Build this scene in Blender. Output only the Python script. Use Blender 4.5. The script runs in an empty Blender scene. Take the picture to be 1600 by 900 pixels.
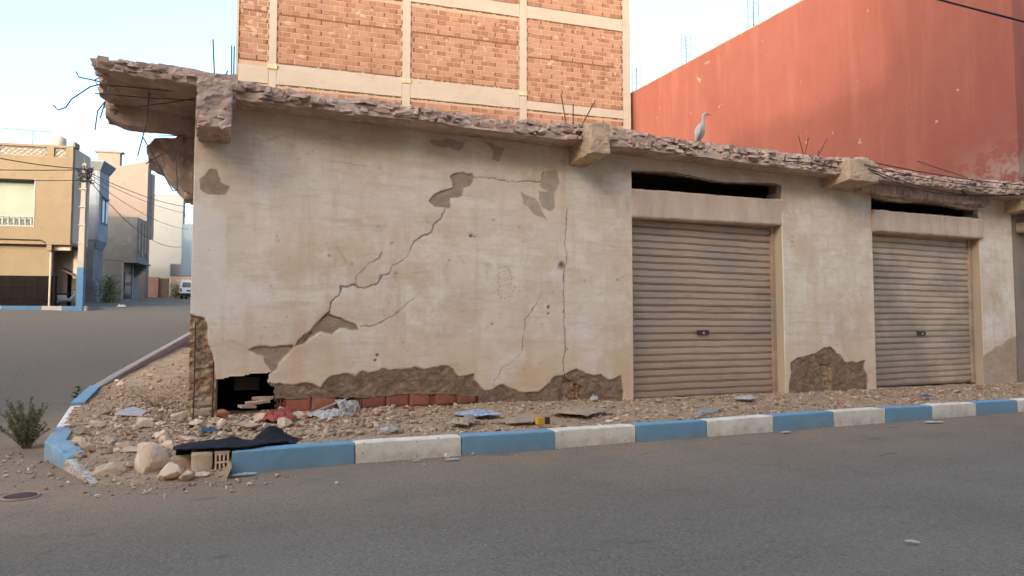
import bpy, bmesh, math, random
import numpy as np
from mathutils import Vector, Matrix, noise as mnoise

# ------------------------------------------------------------------ camera, sky, sun, exposure
scene = bpy.context.scene
col = scene.collection
R = math.radians
cam_data = bpy.data.cameras.new('camera')
cam = bpy.data.objects.new('camera', cam_data); col.objects.link(cam)
cam_data.sensor_width = 36.0
cam_data.lens = 36.0 * 1080.0 / 1600.0
cam_data.clip_start = 0.05; cam_data.clip_end = 3000
cam.location = (0.09, -8.8, 1.25)
cam.rotation_euler = (R(90) + math.atan(60 / 1080.0), 0, R(-24.3))
scene.camera = cam

K = 0.33                                     # fall of a sun ray per metre of Y (sun travels along +X +Y)
SUN_EL = math.atan(K / math.sqrt(2))
world = bpy.data.worlds.new('World'); scene.world = world; world.use_nodes = True
wn = world.node_tree.nodes; wl = world.node_tree.links
sky = wn.new('ShaderNodeTexSky'); sky.sky_type = 'NISHITA'; sky.sun_disc = False
sky.sun_elevation = SUN_EL; sky.sun_rotation = R(225)
sky.air_density = 0.8; sky.dust_density = 5.0; sky.ozone_density = 1.8
wl.new(sky.outputs[0], wn['Background'].inputs[0]); wn['Background'].inputs[1].default_value = 0.15

sun_d = bpy.data.lights.new('sun', 'SUN'); sun_d.energy = 0.46; sun_d.angle = R(1.2); sun_d.color = (1.0, 0.89, 0.74)
sun = bpy.data.objects.new('sun', sun_d); col.objects.link(sun)
sun.rotation_euler = Vector((1, 1, -K)).to_track_quat('-Z', 'Y').to_euler()

scene.view_settings.view_transform = 'Standard'; scene.view_settings.look = 'None'
scene.view_settings.gamma = 1.0; scene.view_settings.use_curve_mapping = False
scene.view_settings.exposure = 2.7
scene.render.resolution_x = 1024; scene.render.resolution_y = 576

# ------------------------------------------------------------------ helpers
rnd = random.Random(7)
def srgb(r, g, b):
    f = lambda c: (c / 255 / 12.92) if c <= 10 else ((c / 255 + 0.055) / 1.055) ** 2.4
    return (f(r), f(g), f(b), 1)

def tag(o, label=None, cat=None, group=None, kind=None):
    if label: o['label'] = label
    if cat: o['category'] = cat
    if group: o['group'] = group
    if kind: o['kind'] = kind
    return o

def empty(name, loc=(0, 0, 0), rz=0.0):
    o = bpy.data.objects.new(name, None); col.objects.link(o)
    o.location = loc; o.rotation_euler = (0, 0, rz); o.empty_display_size = 0.1
    return o

def link(name, me, mat=None, parent=None, smooth=False):
    o = bpy.data.objects.new(name, me); col.objects.link(o)
    if mat and not me.materials: me.materials.append(mat)
    if parent: o.parent = parent
    if smooth: me.polygons.foreach_set('use_smooth', [True] * len(me.polygons))
    return o

class MB:
    """collects shapes, then builds one mesh"""
    def __init__(s): s.v = []; s.f = []
    def add(s, vs, fs):
        b = len(s.v); s.v += [tuple(v) for v in vs]; s.f += [tuple(i + b for i in f) for f in fs]; return s
    def box(s, x0, x1, y0, y1, z0, z1, M=None):
        vs = [Vector((x, y, z)) for z in (z0, z1) for y in (y0, y1) for x in (x0, x1)]
        if M: vs = [M @ v for v in vs]
        return s.add(vs, [(0, 2, 3, 1), (4, 5, 7, 6), (0, 1, 5, 4), (2, 6, 7, 3), (0, 4, 6, 2), (1, 3, 7, 5)])
    def prism(s, pts, z0, z1):
        n = len(pts)
        if sum(pts[i][0] * pts[(i + 1) % n][1] - pts[(i + 1) % n][0] * pts[i][1] for i in range(n)) < 0: pts = pts[::-1]
        vs = [(p[0], p[1], z0) for p in pts] + [(p[0], p[1], z1) for p in pts]
        return s.add(vs, [tuple(range(n))[::-1], tuple(range(n, 2 * n))] + [(i, (i + 1) % n, n + (i + 1) % n, n + i) for i in range(n)])
    def tube(s, pts, r, n=6, closed=False):
        P = [Vector(p) for p in pts]; rs = r if isinstance(r, (list, tuple)) else [r] * len(P)
        rings = []
        up = Vector((0, 0, 1))
        for i, p in enumerate(P):
            t = (P[min(i + 1, len(P) - 1)] - P[max(i - 1, 0)])
            t = t.normalized() if t.length > 1e-9 else Vector((0, 0, 1))
            a = t.cross(up)
            if a.length < 0.05: a = t.cross(Vector((1, 0, 0)))
            a.normalize(); b = a.cross(t)
            rings.append([p + (a * math.cos(2 * math.pi * k / n) + b * math.sin(2 * math.pi * k / n)) * rs[i] for k in range(n)])
        vs = [v for ring in rings for v in ring]; fs = []
        for i in range(len(P) - 1):
            for k in range(n):
                fs.append((i * n + k, (i + 1) * n + k, (i + 1) * n + (k + 1) % n, i * n + (k + 1) % n))
        fs.append(tuple(range(n))); fs.append(tuple((len(P) - 1) * n + k for k in range(n))[::-1])
        return s.add(vs, fs)
    def lathe(s, prof, cx, cy, n=16):
        vs = [(cx + r * math.cos(2 * math.pi * k / n), cy + r * math.sin(2 * math.pi * k / n), z) for r, z in prof for k in range(n)]
        fs = [(i * n + k, i * n + (k + 1) % n, (i + 1) * n + (k + 1) % n, (i + 1) * n + k) for i in range(len(prof) - 1) for k in range(n)]
        fs.append(tuple(range(n))[::-1]); fs.append(tuple((len(prof) - 1) * n + k for k in range(n)))
        return s.add(vs, fs)
    def mesh(s, name='m'):
        me = bpy.data.meshes.new(name); me.from_pydata(s.v, [], s.f); me.update()
        bm = bmesh.new(); bm.from_mesh(me); bmesh.ops.recalc_face_normals(bm, faces=bm.faces); bm.to_mesh(me); bm.free()
        return me
    def build(s, name, mat, parent=None, smooth=False): return link(name, s.mesh(name), mat, parent, smooth)

def fb(p, o=4, f=1.0):
    return mnoise.fractal(Vector(p) * f, 1.0, 2.0, o)

def rough_box(x0, x1, y0, y1, z0, z1, step=0.05, amp=0.02, freq=4.0, shape=None, seed=0.0, frac=0.0, fc=(7, 7, 13)):
    """subdivided box whose surface is broken up by noise; shape(v) may bend it first"""
    nx, ny, nz = [max(1, int(round((b - a) / step))) for a, b in ((x0, x1), (y0, y1), (z0, z1))]
    vid = {}; vs = []; fs = []
    def V(i, j, k):
        if (i, j, k) not in vid:
            vid[(i, j, k)] = len(vs)
            p = Vector((x0 + (x1 - x0) * i / nx, y0 + (y1 - y0) * j / ny, z0 + (z1 - z0) * k / nz))
            edge = (i in (0, nx)) + (j in (0, ny)) + (k in (0, nz))
            c = Vector(((x0 + x1) / 2, (y0 + y1) / 2, (z0 + z1) / 2))
            q = shape(p.copy()) if shape else p.copy()
            s = Vector((seed, seed * 1.7, 0))
            n = mnoise.noise_vector((p + s) * freq) * amp + mnoise.noise_vector((p + s) * freq * 2.7) * amp * 0.55 + mnoise.noise_vector((p + s) * freq * 7) * amp * 0.3
            if frac:
                w = p + mnoise.noise_vector((p + s) * 5) * 0.06
                w = Vector((w.x * fc[0], w.y * fc[1], w.z * fc[2])) + s
                n += (mnoise.cell_vector(w) - Vector((0.5, 0.5, 0.5))) * frac + (mnoise.cell_vector(w * 2.6) - Vector((0.5, 0.5, 0.5))) * frac * 0.5
            if edge >= 2:
                d = (c - p); d = Vector((d.x if i in (0, nx) else 0, d.y if j in (0, ny) else 0, d.z if k in (0, nz) else 0))
                if d.length > 0: n += d.normalized() * amp * (0.4 + 1.6 * max(0, mnoise.noise((p + s) * freq * 0.8)))
            vs.append(q + n)
        return vid[(i, j, k)]
    for i in range(nx):
        for j in range(ny):
            fs.append((V(i, j, 0), V(i, j + 1, 0), V(i + 1, j + 1, 0), V(i + 1, j, 0)))
            fs.append((V(i, j, nz), V(i + 1, j, nz), V(i + 1, j + 1, nz), V(i, j + 1, nz)))
    for i in range(nx):
        for k in range(nz):
            fs.append((V(i, 0, k), V(i + 1, 0, k), V(i + 1, 0, k + 1), V(i, 0, k + 1)))
            fs.append((V(i, ny, k), V(i, ny, k + 1), V(i + 1, ny, k + 1), V(i + 1, ny, k)))
    for j in range(ny):
        for k in range(nz):
            fs.append((V(0, j, k), V(0, j, k + 1), V(0, j + 1, k + 1), V(0, j + 1, k)))
            fs.append((V(nx, j, k), V(nx, j + 1, k), V(nx, j + 1, k + 1), V(nx, j, k + 1)))
    me = bpy.data.meshes.new('rough'); me.from_pydata(vs, [], fs); me.update(); return me

# numpy value noise for grids
_rs = np.random.RandomState(11); _tab = _rs.rand(256, 256)
def vnoise(x, y):
    xi = np.floor(x).astype(int); yi = np.floor(y).astype(int); fx = x - xi; fy = y - yi
    fx = fx * fx * (3 - 2 * fx); fy = fy * fy * (3 - 2 * fy)
    t = lambda a, b: _tab[a % 256, b % 256]
    return (t(xi, yi) * (1 - fx) + t(xi + 1, yi) * fx) * (1 - fy) + (t(xi, yi + 1) * (1 - fx) + t(xi + 1, yi + 1) * fx) * fy
def fbm(x, y, o=4):
    s = 0; a = 0.5
    for i in range(o): s = s + a * (vnoise(x * 2 ** i + 17.3 * i, y * 2 ** i + 5.1 * i) - 0.5); a *= 0.5
    return s                                  # about -0.45 .. 0.45
def sd_poly(px, py, poly):
    """signed distance, positive inside"""
    d = np.full(px.shape, 1e9); ins = np.zeros(px.shape, bool); n = len(poly)
    for i in range(n):
        ax, ay = poly[i]; bx, by = poly[(i + 1) % n]
        ex, ey = bx - ax, by - ay; L = ex * ex + ey * ey + 1e-12
        t = np.clip(((px - ax) * ex + (py - ay) * ey) / L, 0, 1)
        d = np.minimum(d, np.hypot(px - ax - t * ex, py - ay - t * ey))
        c = ((ay > py) != (by > py)) & (px < (bx - ax) * (py - ay) / ((by - ay) if by != ay else 1e-12) + ax)
        ins ^= c
    return np.where(ins, d, -d)
def d_line(px, py, pts):
    d = np.full(px.shape, 1e9)
    for (ax, ay), (bx, by) in zip(pts[:-1], pts[1:]):
        ex, ey = bx - ax, by - ay; L = ex * ex + ey * ey + 1e-12
        t = np.clip(((px - ax) * ex + (py - ay) * ey) / L, 0, 1)
        d = np.minimum(d, np.hypot(px - ax - t * ex, py - ay - t * ey))
    return d
def sstep(a, b, x):
    t = np.clip((x - a) / (b - a), 0, 1); return t * t * (3 - 2 * t)

# ------------------------------------------------------------------ materials
class NT:
    def __init__(s, name):
        s.m = bpy.data.materials.new(name); s.m.use_nodes = True
        s.n = s.m.node_tree.nodes; s.l = s.m.node_tree.links; s.b = s.n['Principled BSDF']
        s.pos = None
    def node(s, t, **k):
        n = s.n.new(t)
        for a, b in k.items(): setattr(n, a, b)
        return n
    def coords(s, obj=False, scale=(1, 1, 1), rot=(0, 0, 0)):
        if obj:
            t = s.node('ShaderNodeTexCoord'); oi = s.node('ShaderNodeObjectInfo')
            m0 = s.node('ShaderNodeVectorMath', operation='MULTIPLY_ADD'); s.l.new(t.outputs['Object'], m0.inputs[0]); m0.inputs[1].default_value = (1, 1, 1)
            mm = s.node('ShaderNodeMath', operation='MULTIPLY'); s.l.new(oi.outputs['Random'], mm.inputs[0]); mm.inputs[1].default_value = 37.0
            s.l.new(mm.outputs[0], m0.inputs[2]); out = m0.outputs[0]
        else:
            out = s.node('ShaderNodeNewGeometry').outputs['Position']
        mp = s.node('ShaderNodeMapping'); mp.inputs['Scale'].default_value = scale; mp.inputs['Rotation'].default_value = rot
        s.l.new(out, mp.inputs[0]); return mp.outputs[0]
    def noise(s, vec, scale, detail=6, rough=0.6, dist=0.0):
        n = s.node('ShaderNodeTexNoise'); n.inputs['Scale'].default_value = scale; n.inputs['Detail'].default_value = detail
        n.inputs['Roughness'].default_value = rough; n.inputs['Distortion'].default_value = dist
        s.l.new(vec, n.inputs['Vector']); return n.outputs[0]
    def ramp(s, fac, stops):
        r = s.node('ShaderNodeValToRGB'); e = r.color_ramp.elements
        while len(e) < len(stops): e.new(0.5)
        for i, (p, c) in enumerate(stops):
            e[i].position = p; e[i].color = c if len(c) == 4 else (*c, 1)
        s.l.new(fac, r.inputs[0]); return r.outputs[0]
    def rng(s, fac, a, b, lo=0.0, hi=1.0):
        r = s.node('ShaderNodeMapRange'); r.inputs[1].default_value = a; r.inputs[2].default_value = b
        r.inputs[3].default_value = lo; r.inputs[4].default_value = hi; s.l.new(fac, r.inputs[0]); return r.outputs[0]
    def mix(s, fac, a, b, mode='MIX'):
        m = s.node('ShaderNodeMix', data_type='RGBA', blend_type=mode)
        for inp, v in ((m.inputs[0], fac), (m.inputs[6], a), (m.inputs[7], b)):
            if hasattr(v, 'is_output'): s.l.new(v, inp)
            else: inp.default_value = v
        return m.outputs[2]
    def mul(s, a, b):
        m = s.node('ShaderNodeMath', operation='MULTIPLY')
        for inp, v in ((m.inputs[0], a), (m.inputs[1], b)):
            if hasattr(v, 'is_output'): s.l.new(v, inp)
            else: inp.default_value = v
        return m.outputs[0]
    def bump(s, h, strength=0.4, dist=0.01, normal=None):
        b = s.node('ShaderNodeBump'); b.inputs['Strength'].default_value = strength; b.inputs['Distance'].default_value = dist
        s.l.new(h, b.inputs['Height'])
        if normal: s.l.new(normal, b.inputs['Normal'])
        return b.outputs[0]
    def done(s, color, rough=0.9, normal=None, metal=0.0, spec=0.3):
        if hasattr(color, 'is_output'): s.l.new(color, s.b.inputs['Base Color'])
        else: s.b.inputs['Base Color'].default_value = color
        s.b.inputs['Roughness'].default_value = rough; s.b.inputs['Metallic'].default_value = metal
        s.b.inputs['Specular IOR Level'].default_value = spec
        if normal: s.l.new(normal, s.b.inputs['Normal'])
        return s.m

def mottled(name, c1, c2, scale=3.0, rough=0.9, bump=0.4, bscale=40.0, obj=False, c3=None, s3=9.0, t3=(0.58, 0.7), metal=0.0, dist=0.01, vary=0.0, stretch=(1, 1, 1), spec=0.3):
    t = NT(name); v = t.coords(obj, stretch); v2 = t.coords(obj)
    c = t.ramp(t.noise(v, scale), [(0.3, c1), (0.7, c2)])
    if c3: c = t.mix(t.rng(t.noise(v, s3, 5, 0.7), *t3), c, c3)
    if vary:
        oi = t.node('ShaderNodeObjectInfo'); hv = t.node('ShaderNodeHueSaturation'); t.l.new(c, hv.inputs['Color'])
        t.l.new(t.rng(oi.outputs['Random'], 0, 1, 1 - vary, 1 + vary), hv.inputs['Value']); c = hv.outputs[0]
    n = t.bump(t.noise(v2, bscale, 8, 0.65), bump, dist) if bump else None
    return t.done(c, rough, n, metal, spec)

M = {}
M['soil'] = mottled('soil', srgb(151, 122, 92), srgb(186, 155, 119), 2.5, 1.0, 0.8, 30, c3=srgb(207, 182, 143), s3=14, dist=0.02)
M['rubble'] = mottled('rubble', srgb(140, 110, 92), srgb(186, 156, 130), 9.0, 1.0, 0.5, 60, c3=srgb(158, 104, 82), s3=5, t3=(0.56, 0.62))
M['stone'] = mottled('stone', srgb(192, 159, 125), srgb(223, 191, 157), 4.0, 0.95, 0.7, 22, True, c3=srgb(168, 139, 112), s3=9, vary=0.18)
M['brick_red'] = mottled('brick_red', srgb(140, 81, 59), srgb(165, 104, 76), 6.0, 0.95, 0.5, 60, True, c3=srgb(148, 115, 91), s3=8, vary=0.2)
M['concrete'] = mottled('concrete', srgb(157, 130, 114), srgb(204, 174, 151), 2.2, 0.95, 0.8, 75, c3=srgb(226, 197, 172), s3=6, t3=(0.52, 0.75), dist=0.012)
M['concrete_stub'] = mottled('concrete_stub', srgb(161, 135, 112), srgb(209, 178, 143), 3.0, 0.95, 0.6, 60, c3=srgb(140, 116, 98), s3=7, dist=0.02)
M['lintel'] = mottled('lintel', srgb(192, 165, 141), srgb(217, 192, 166), 2.0, 0.9, 0.4, 30, c3=srgb(174, 141, 117), s3=2.5, t3=(0.55, 0.8), stretch=(1.6, 1, 0.35))
M['core'] = mottled('core', srgb(142, 115, 94), srgb(173, 143, 115), 3.0, 0.95, 0.6, 30)
M['jamb'] = mottled('jamb', srgb(172, 154, 128), srgb(195, 173, 146), 2.0, 0.9, 0.4, 30, stretch=(1, 1, 0.3))
M['interior'] = mottled('interior', srgb(96, 84, 76), srgb(112, 98, 88), 1.5, 1.0, 0.3, 20)
M['rust'] = mottled('rust', srgb(70, 46, 36), srgb(100, 68, 50), 20, 0.85, 0.4, 80)
M['steel_bar'] = mottled('steel_bar', srgb(70, 66, 68), srgb(87, 83, 82), 20, 0.6, 0.2, 80)
M['cable'] = mottled('cable', srgb(38, 34, 34), srgb(52, 46, 44), 9, 0.6, 0, 10)
M['lock'] = mottled('lock', srgb(58, 44, 38), srgb(76, 58, 48), 20, 0.6, 0.2, 50)
M['chrome'] = mottled('chrome', srgb(190, 180, 170), srgb(210, 200, 190), 20, 0.35, 0, 50, metal=0.6)
# outlines of the wall damage, metres along the wall and up
BARE = {
 'p1': [(2.87, 2.92), (2.92, 3.01), (3.05, 3.1), (3.19, 3.13), (3.16, 3.3), (3.22, 3.33), (3.46, 3.35), (3.48, 3.31), (3.44, 3.19), (3.33, 3.14), (3.31, 3.04), (3.24, 3.0), (3.16, 2.98), (3.15, 2.84), (3.03, 2.84), (2.94, 2.85)],
 'p2': [(4.54, 3.47), (4.77, 3.52), (4.81, 3.33), (4.75, 3.22), (4.73, 2.95), (4.65, 2.92), (4.54, 2.97), (4.49, 3.07), (4.47, 3.2), (4.58, 3.18), (4.64, 3.2), (4.49, 3.27), (4.51, 3.34)],
 'p2b': [(4.2, 3.15), (4.33, 3.11), (4.49, 3.02), (4.54, 2.88), (4.63, 2.78), (4.52, 2.83), (4.4, 2.87), (4.25, 2.99)],
 'p3': [(1.55, 1.42), (1.73, 1.32), (1.86, 1.28), (1.93, 1.23), (1.67, 1.21), (1.59, 1.14), (1.46, 1.17), (1.35, 1.11), (1.27, 1.03), (1.2, 1.01), (1.22, 1.09), (1.31, 1.17), (1.4, 1.27)],
 'p4': [(0.64, 0.97), (0.8, 1.01), (1.15, 1.01), (1.16, 0.98), (1.07, 0.91), (0.98, 0.8), (0.96, 0.72), (0.88, 0.69), (0.86, 0.79), (0.82, 0.83), (0.82, 0.89), (0.72, 0.92)],
 'band': [(0.86, 0.57), (0.95, 0.55), (1.15, 0.55), (1.33, 0.56), (1.47, 0.51), (1.6, 0.62), (1.76, 0.67), (1.9, 0.64), (2.04, 0.66), (2.21, 0.71), (2.35, 0.68), (2.5, 0.69), (2.64, 0.72), (2.82, 0.67), (2.83, 0.68), (3.05, 0.73), (3.21, 0.66), (3.29, 0.59), (3.5, 0.59), (3.5, 0.51), (3.62, 0.4), (3.74, 0.38), (3.91, 0.43), (4.05, 0.39), (4.26, 0.31), (4.5, 0.32), (4.62, 0.39), (4.68, 0.51), (4.87, 0.55), (5.09, 0.64), (5.25, 0.54), (5.38, 0.52), (5.51, 0.54), (5.68, 0.45), (5.87, 0.53), (5.89, 0.23), (5.92, -0.24), (3.6, -0.1), (0.96, -0.03)],
 'pil': [(9.26, 0.46), (9.29, 0.66), (9.57, 0.72), (9.71, 0.74), (9.9, 0.8), (10.19, 0.9), (10.33, 0.81), (10.48, 0.69), (10.62, 0.6), (11.06, 0.62), (11.02, 0.48), (11.1, 0.37), (11.15, -0.28), (9.22, -0.18), (9.23, 0.26)],
 'right': [(14.27, 0.56), (14.46, 0.67), (14.66, 0.75), (15.13, 0.91), (15.4, 1.03), (16.09, 1.06), (15.99, -0.48), (14.15, -0.31)],
 'top1': [(2.87, 3.75), (3.06, 3.8), (3.36, 3.77), (3.26, 3.65), (3.03, 3.67), (2.9, 3.67)],
 'top2': [(3.59, 3.83), (3.97, 3.74), (3.87, 3.57), (3.78, 3.59), (3.8, 3.69)],
 'p5': [(0.14, 3.1), (0.22, 3.11), (0.26, 2.97), (0.38, 2.92), (0.32, 2.81), (0.17, 2.8), (0.07, 2.85), (0.07, 2.96)],
}
ROUGH = {
 'corner': [(-0.08, 1.41), (0.12, 1.35), (0.18, 1.23), (0.2, 1.03), (0.25, 0.85), (0.26, 0.67), (0.28, 0.01), (-0.05, 0.03)],
 'col': [(9.99, 0.58), (10.23, 0.59), (10.2, -0.13), (9.96, -0.11)],
 'dk': [(4.87, 0.52), (5.03, 0.45), (5.2, 0.36), (5.2, 0.02), (4.84, 0.04)],
}
HOLE = [(0.28, 0.64), (0.45, 0.67), (0.67, 0.69), (0.87, 0.69), (0.86, 0.57), (0.94, 0.49), (0.95, 0.02), (0.28, 0.06)]
BASE_BRICK = [(0.95, 0.38), (1.1, 0.37), (1.36, 0.37), (1.68, 0.37), (1.99, 0.34), (2.3, 0.36), (2.65, 0.37), (3.13, 0.35), (2.94, 0.36), (3.26, 0.33), (3.58, 0.31), (3.59, -0.1), (0.95, -0.03)]
WHITE = [(-0.05, 2.68), (0.16, 2.66), (0.34, 2.55), (0.36, 1.67), (0.3, 1.44), (0.16, 1.32), (-0.05, 1.32)]
CRACKS = [
 ([(3.08, 2.85), (3.02, 2.71), (2.91, 2.61), (2.88, 2.5), (2.75, 2.45), (2.64, 2.37), (2.61, 2.26), (2.54, 2.15), (2.45, 2.08), (2.35, 2.04), (2.31, 1.93), (2.21, 1.9), (2.16, 1.8), (2.01, 1.73), (1.92, 1.74), (1.88, 1.77), (1.7, 1.75), (1.68, 1.63), (1.59, 1.56), (1.57, 1.44), (1.47, 1.34)], 0.011),
 ([(1.88, 1.78), (1.9, 1.9), (2.01, 1.98), (2.05, 2.07), (2.19, 2.12), (2.22, 2.22)], 0.007),
 ([(3.48, 3.31), (3.83, 3.31), (4.11, 3.29), (4.4, 3.33), (4.53, 3.33), (4.54, 3.47)], 0.009),
 ([(4.96, 2.98), (4.92, 2.73), (4.91, 2.47), (4.94, 2.22), (4.89, 2.04), (4.88, 1.7), (4.89, 1.47), (4.88, 1.34), (4.91, 0.97), (4.88, 0.81), (4.88, 0.52)], 0.009),
 ([(4.54, 1.76), (4.47, 1.6), (4.38, 1.49), (4.27, 1.36), (4.23, 0.98), (4.2, 0.89), (4.08, 0.76), (4.0, 0.71), (3.91, 0.68), (3.87, 0.56), (3.79, 0.5), (3.79, 0.42)], 0.006),
 ([(2.65, 1.62), (2.49, 1.48), (2.36, 1.38), (2.16, 1.28), (1.93, 1.23)], 0.007),
 ([(1.57, 1.43), (1.59, 1.55), (1.68, 1.63), (1.71, 1.73)], 0.008),
 ([(1.16, 1.0), (1.25, 1.06), (1.35, 1.18)], 0.009),
 ([(0.61, 3.51), (0.78, 3.53), (1.0, 3.6), (1.35, 3.65)], 0.004),
 ([(1.53, 3.65), (1.74, 3.61), (1.93, 3.6), (2.14, 3.66)], 0.004),
 ([(1.5, 3.32), (1.77, 3.33), (1.99, 3.31)], 0.004),
 ([(9.17, 1.3), (9.49, 1.33), (10.1, 1.32)], 0.004),
]
PITS = [(4.86, 2.12, 0.075), (4.64, 1.52, 0.035), (4.64, 1.43, 0.025), (3.45, 2.48, 0.03), (4.38, 1.49, 0.02), (2.14, 0.82, 0.025), (2.17, 0.89, 0.02)]
DOTS = [(3.87, 2.07), (3.91, 2.07), (3.96, 2.08), (4.01, 2.06), (4.04, 2.01), (4.04, 1.96), (4.05, 1.91), (4.04, 1.85), (4.0, 1.83), (3.94, 1.82), (3.88, 1.81), (3.86, 1.86), (3.87, 1.92), (3.87, 1.99), (3.85, 1.75), (3.86, 1.69), (3.9, 1.65), (3.95, 1.64), (4.01, 1.66), (4.06, 1.67), (4.08, 1.75), (4.11, 1.79), (4.01, 2.04), (3.94, 2.02)]
# asphalt
def asphalt():
    t = NT('asphalt'); v = t.coords()
    big = t.noise(v, 0.35, 5, 0.6, 0.4)
    c = t.ramp(big, [(0.3, srgb(115, 102, 86)), (0.7, srgb(135, 120, 101))])
    sx = t.node('ShaderNodeSeparateXYZ'); t.l.new(v, sx.inputs[0])
    # tyre-polished lanes run along the road
    vs = t.coords(False, (0.06, 1.1, 1)); c = t.mix(t.rng(t.noise(vs, 1.6, 4), 0.5, 0.75, 0, 0.35), c, srgb(93, 84, 72))
    # dust gathered against the kerb
    dust = t.mul(t.mul(t.rng(sx.outputs['Y'], -4.6, -2.5), t.rng(sx.outputs['Y'], -1.0, -2.0)), t.rng(t.noise(v, 1.3, 6, 0.65), 0.3, 0.62))
    c = t.mix(t.mul(dust, 0.75), c, srgb(159, 129, 100))
    crn = t.mul(t.rng(sx.outputs['X'], 1.2, -0.9), t.mul(t.rng(sx.outputs['Y'], -4.1, -2.9), t.rng(sx.outputs['Y'], 3.5, 0.0)))
    c = t.mix(t.mul(crn, t.rng(t.noise(v, 1.8, 6, 0.7), 0.32, 0.55, 0.2, 0.9)), c, srgb(164, 132, 100))
    side = t.mul(t.rng(sx.outputs['X'], -1.0, -3.2), t.rng(sx.outputs['Y'], -3.5, 3.5))  # side street painted darker to offset the extra sky light it gets
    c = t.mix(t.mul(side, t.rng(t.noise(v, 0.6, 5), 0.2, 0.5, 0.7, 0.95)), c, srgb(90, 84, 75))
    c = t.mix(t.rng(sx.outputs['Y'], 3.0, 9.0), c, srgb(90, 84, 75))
    # aggregate speckle
    c = t.mix(t.rng(t.noise(v, 120, 3, 0.7), 0.54, 0.66, 0, 0.75), c, srgb(171, 152, 127))
    c = t.mix(t.rng(t.noise(v, 95, 3, 0.7), 0.56, 0.68, 0, 0.8), c, srgb(68, 58, 50))
    c = t.mix(t.rng(t.noise(t.coords(False, (0.35, 1.6, 1)), 3.2, 6, 0.7), 0.62, 0.72, 0, 0.5), c, srgb(142, 129, 111))
    # oil and tar marks
    c = t.mix(t.rng(t.noise(t.coords(False, (0.8, 2.2, 1)), 1.9, 3, 0.5), 0.66, 0.74, 0, 0.5), c, srgb(62, 54, 46))
    # cracks
    vo = t.node('ShaderNodeTexVoronoi', feature='DISTANCE_TO_EDGE'); vo.inputs['Scale'].default_value = 0.28
    dv = t.node('ShaderNodeVectorMath', operation='ADD'); nz = t.node('ShaderNodeTexNoise'); nz.inputs['Scale'].default_value = 1.2; nz.inputs['Detail'].default_value = 6
    t.l.new(v, nz.inputs['Vector']); t.l.new(v, dv.inputs[0]); t.l.new(nz.outputs['Color'], dv.inputs[1]); t.l.new(dv.outputs[0], vo.inputs['Vector'])
    c = t.mix(t.mul(t.rng(vo.outputs[0], 0.0, 0.003, 1, 0), t.rng(t.noise(v, 0.5, 2), 0.55, 0.65, 0, 0.25)), c, srgb(82, 72, 62))
    c = t.mix(t.rng(t.noise(v, 42, 4, 0.75), 0.52, 0.66, 0, 0.55), c, srgb(154, 137, 114))
    c = t.mix(t.rng(t.noise(v, 38, 4, 0.75), 0.54, 0.68, 0, 0.6), c, srgb(86, 76, 65))
    n = t.bump(t.noise(v, 150, 3, 0.7), 0.5, 0.006, t.bump(t.noise(v, 2.0, 4), 0.25, 0.03))
    return t.done(c, 1.0, n, 0, 0.06)
M['asphalt'] = asphalt()

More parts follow.
